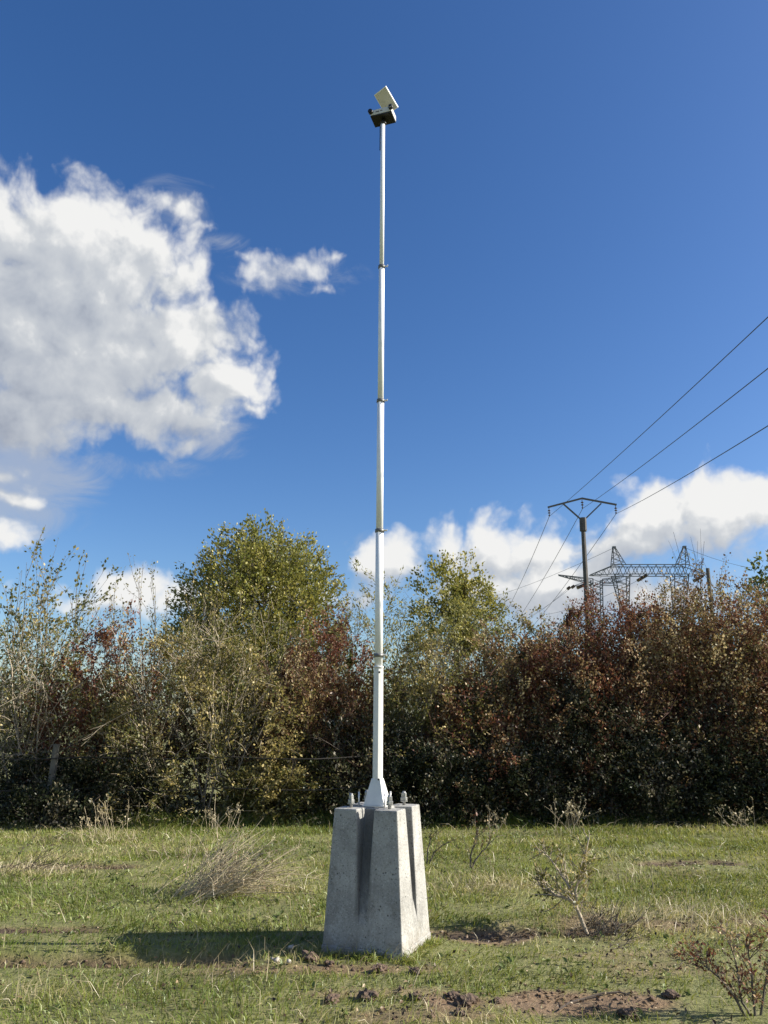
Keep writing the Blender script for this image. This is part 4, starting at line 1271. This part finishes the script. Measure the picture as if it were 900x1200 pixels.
# fallen leaves, weeds and crumbs of earth
def scatter(n, rg, mudw):
    y = 3.8 + 9 * rg.random(n) ** .9
    x = (rg.random(n) * 2 - 1) * (.53 * y + 1.4)
    p = .12 + mudw * mud_value(x, y)
    k = (rg.random(n) < p) & ~block_mask(x, y)
    x, y = x[k], y[k]
    return np.stack([x, y, height(x, y)], 1)
rg = np.random.default_rng(210)
C = scatter(34000, rg, .85); C[:, 2] += .004 + .03 * rg.random(len(C)) ** 2
ax = np.stack([rg.normal(0, 1, len(C)), rg.normal(0, 1, len(C)), .35 * rg.random(len(C))], 1)
V_, F_, t_ = leaves(C, ax, .028, rg, .6, .8, 3, 5, .02, .3, .6)
tag(link('fallen_leaves', np_mesh('fallen_leaves', V_, [F_], [t_]), 'litter'), kind='stuff')
C = scatter(9000, rg, -.1)
C = C[fbm(C[:, 0] * 2 + 5, C[:, 1] * 2, 3) > .5]
C = np.repeat(C, 5, 0) + rg.normal(0, .012, (len(C) * 5, 3)) * [1, 1, .2] + [0, 0, .015]
ax = np.stack([rg.normal(0, 1, len(C)), rg.normal(0, 1, len(C)), .5 + .4 * rg.random(len(C))], 1)
V_, F_, t_ = leaves(C, ax, .04, rg, .55, .8, 3, 6, 0, .25, .5)
tag(link('field_weeds', np_mesh('field_weeds', V_, [F_], [t_]), 'weed'), kind='stuff')

def lump(rg, r, sub=2):
    bm = __import__('bmesh').new()
    __import__('bmesh').ops.create_icosphere(bm, subdivisions=sub, radius=1)
    ph = rg.random(3) * 50
    for v in bm.verts:
        c = v.co
        f = 1 + 1.1 * (fbm(np.array([c.x * 1.7 + ph[0]]), np.array([c.y * 1.7 + c.z * 1.3 + ph[1]]), 4)[0] - .5) + 1.0 * (fbm(np.array([c.x * 5 + c.z * 4 + ph[2]]), np.array([c.y * 5 - c.z * 3 + ph[1]]), 3)[0] - .5)
        v.co = Vector((c.x * r[0] * f, c.y * r[1] * f, c.z * r[2] * f))
    me = bpy.data.meshes.new('clod'); bm.to_mesh(me); bm.free()
    return me
CL = [(338, 1121, .045, 'crumbly earth clod by the shaded corner of the block, behind the pale stones'), (362, 1126, .085, 'big crumbly earth clod at the shaded corner of the block'), (386, 1133, .05, 'flat earth clod in front of the block, next to the big one'),
      (445, 1140, .07, 'rounded earth clod in front of the middle of the block'), (487, 1143, .05, 'small earth clod in front of the sunlit edge of the block'), (388, 1176, .06, 'dark earth clod lying alone in the grass before the block'),
      (430, 1172, .085, 'turned turf clod in the churned grass before the block'), (488, 1174, .055, 'dark clod between the turned turf and the bare earth'), (531, 1172, .06, 'upright dark clod on the near edge of the bare earth'),
      (548, 1180, .08, 'largest dark clod on the bare earth patch'), (583, 1176, .04, 'small clod alone on the smooth bare earth'), (735, 1193, .07, 'dark clod past the end of the bare earth patch'), (785, 1170, .06, 'clod half hidden in grass before the arching branch'),
      (540, 1192, .05, 'clod at the bottom edge of the bare earth')]
for px, py, r, lb in CL:
    b = gbase(px, py)
    o = link('earth_clod', lump(rg, (r * .82, r * .6, r * .36), sub=3), 'clod', None, False)
    o.location = (b[0], b[1], b[2] + r * .2); o.rotation_euler.z = rg.random() * 6
    tag(o, lb, 'clod', 'clods of turned earth')
# crumbs round the clods and along the ruts
n = 9000
y = 4.0 + 6 * rg.random(n); x = (rg.random(n) * 2 - 1) * (.53 * y + .8)
k = (rg.random(n) < np.clip(mud_value(x, y) - .2, 0, .5)) & ~block_mask(x, y)
x, y = x[k], y[k]
C = np.stack([x, y, height(x, y)], 1); n = len(C)
rr = (.005 + .022 * rg.random(n) ** 3)[:, None, None]
octa = np.array([[1, 0, 0], [0, 1, 0], [-1, 0, 0], [0, -1, 0], [0, 0, 1], [0, 0, -1]], float)
Vc = C[:, None, :] + octa[None] * rr * (.6 + .8 * rg.random((n, 6, 1))) * [1, 1, .7]
i = np.arange(n)[:, None] * 6
Fc = np.concatenate([i + np.array([f]) for f in ((0, 1, 4), (1, 2, 4), (2, 3, 4), (3, 0, 4), (1, 0, 5), (2, 1, 5), (3, 2, 5), (0, 3, 5))])
tag(link('soil_crumbs', np_mesh('soil_crumbs', Vc.reshape(-1, 3), [Fc]), 'clod'), kind='stuff')
for px, py, r, lb in ((319, 1129, .016, 'small pale stone, the lone one beside the clods near the block'), (324, 1130, .02, 'pale stone touching its smaller neighbour near the clods'), (338, 1131, .017, 'pale stone under the first clod'), (341, 1117, .022, 'pale stone perched on top of the crumbly clod')):
    b = gbase(px, py)
    o = link('pale_stone', lump(rg, (r, r, r * .75), sub=2), 'pebble', None, True)
    o.location = (b[0], b[1], b[2] + r * .5 + (.02 if py == 1117 else 0.01)); tag(o, lb, 'stone', 'pale stones near the clods')
# a thin root lying over the bare earth
m = MB()
pts = [Vector(gbase(px, py)) + Vector((0, 0, .012)) for px, py in ((655, 1188), (668, 1178), (685, 1172), (705, 1168), (725, 1166), (738, 1168))]
for a, b in zip(pts[:-1], pts[1:]): m.bar(a, b, .005, 5)
tag(m.build('bare_root', 'bark_dark'), 'thin curved root lying over the bare earth patch', 'root')
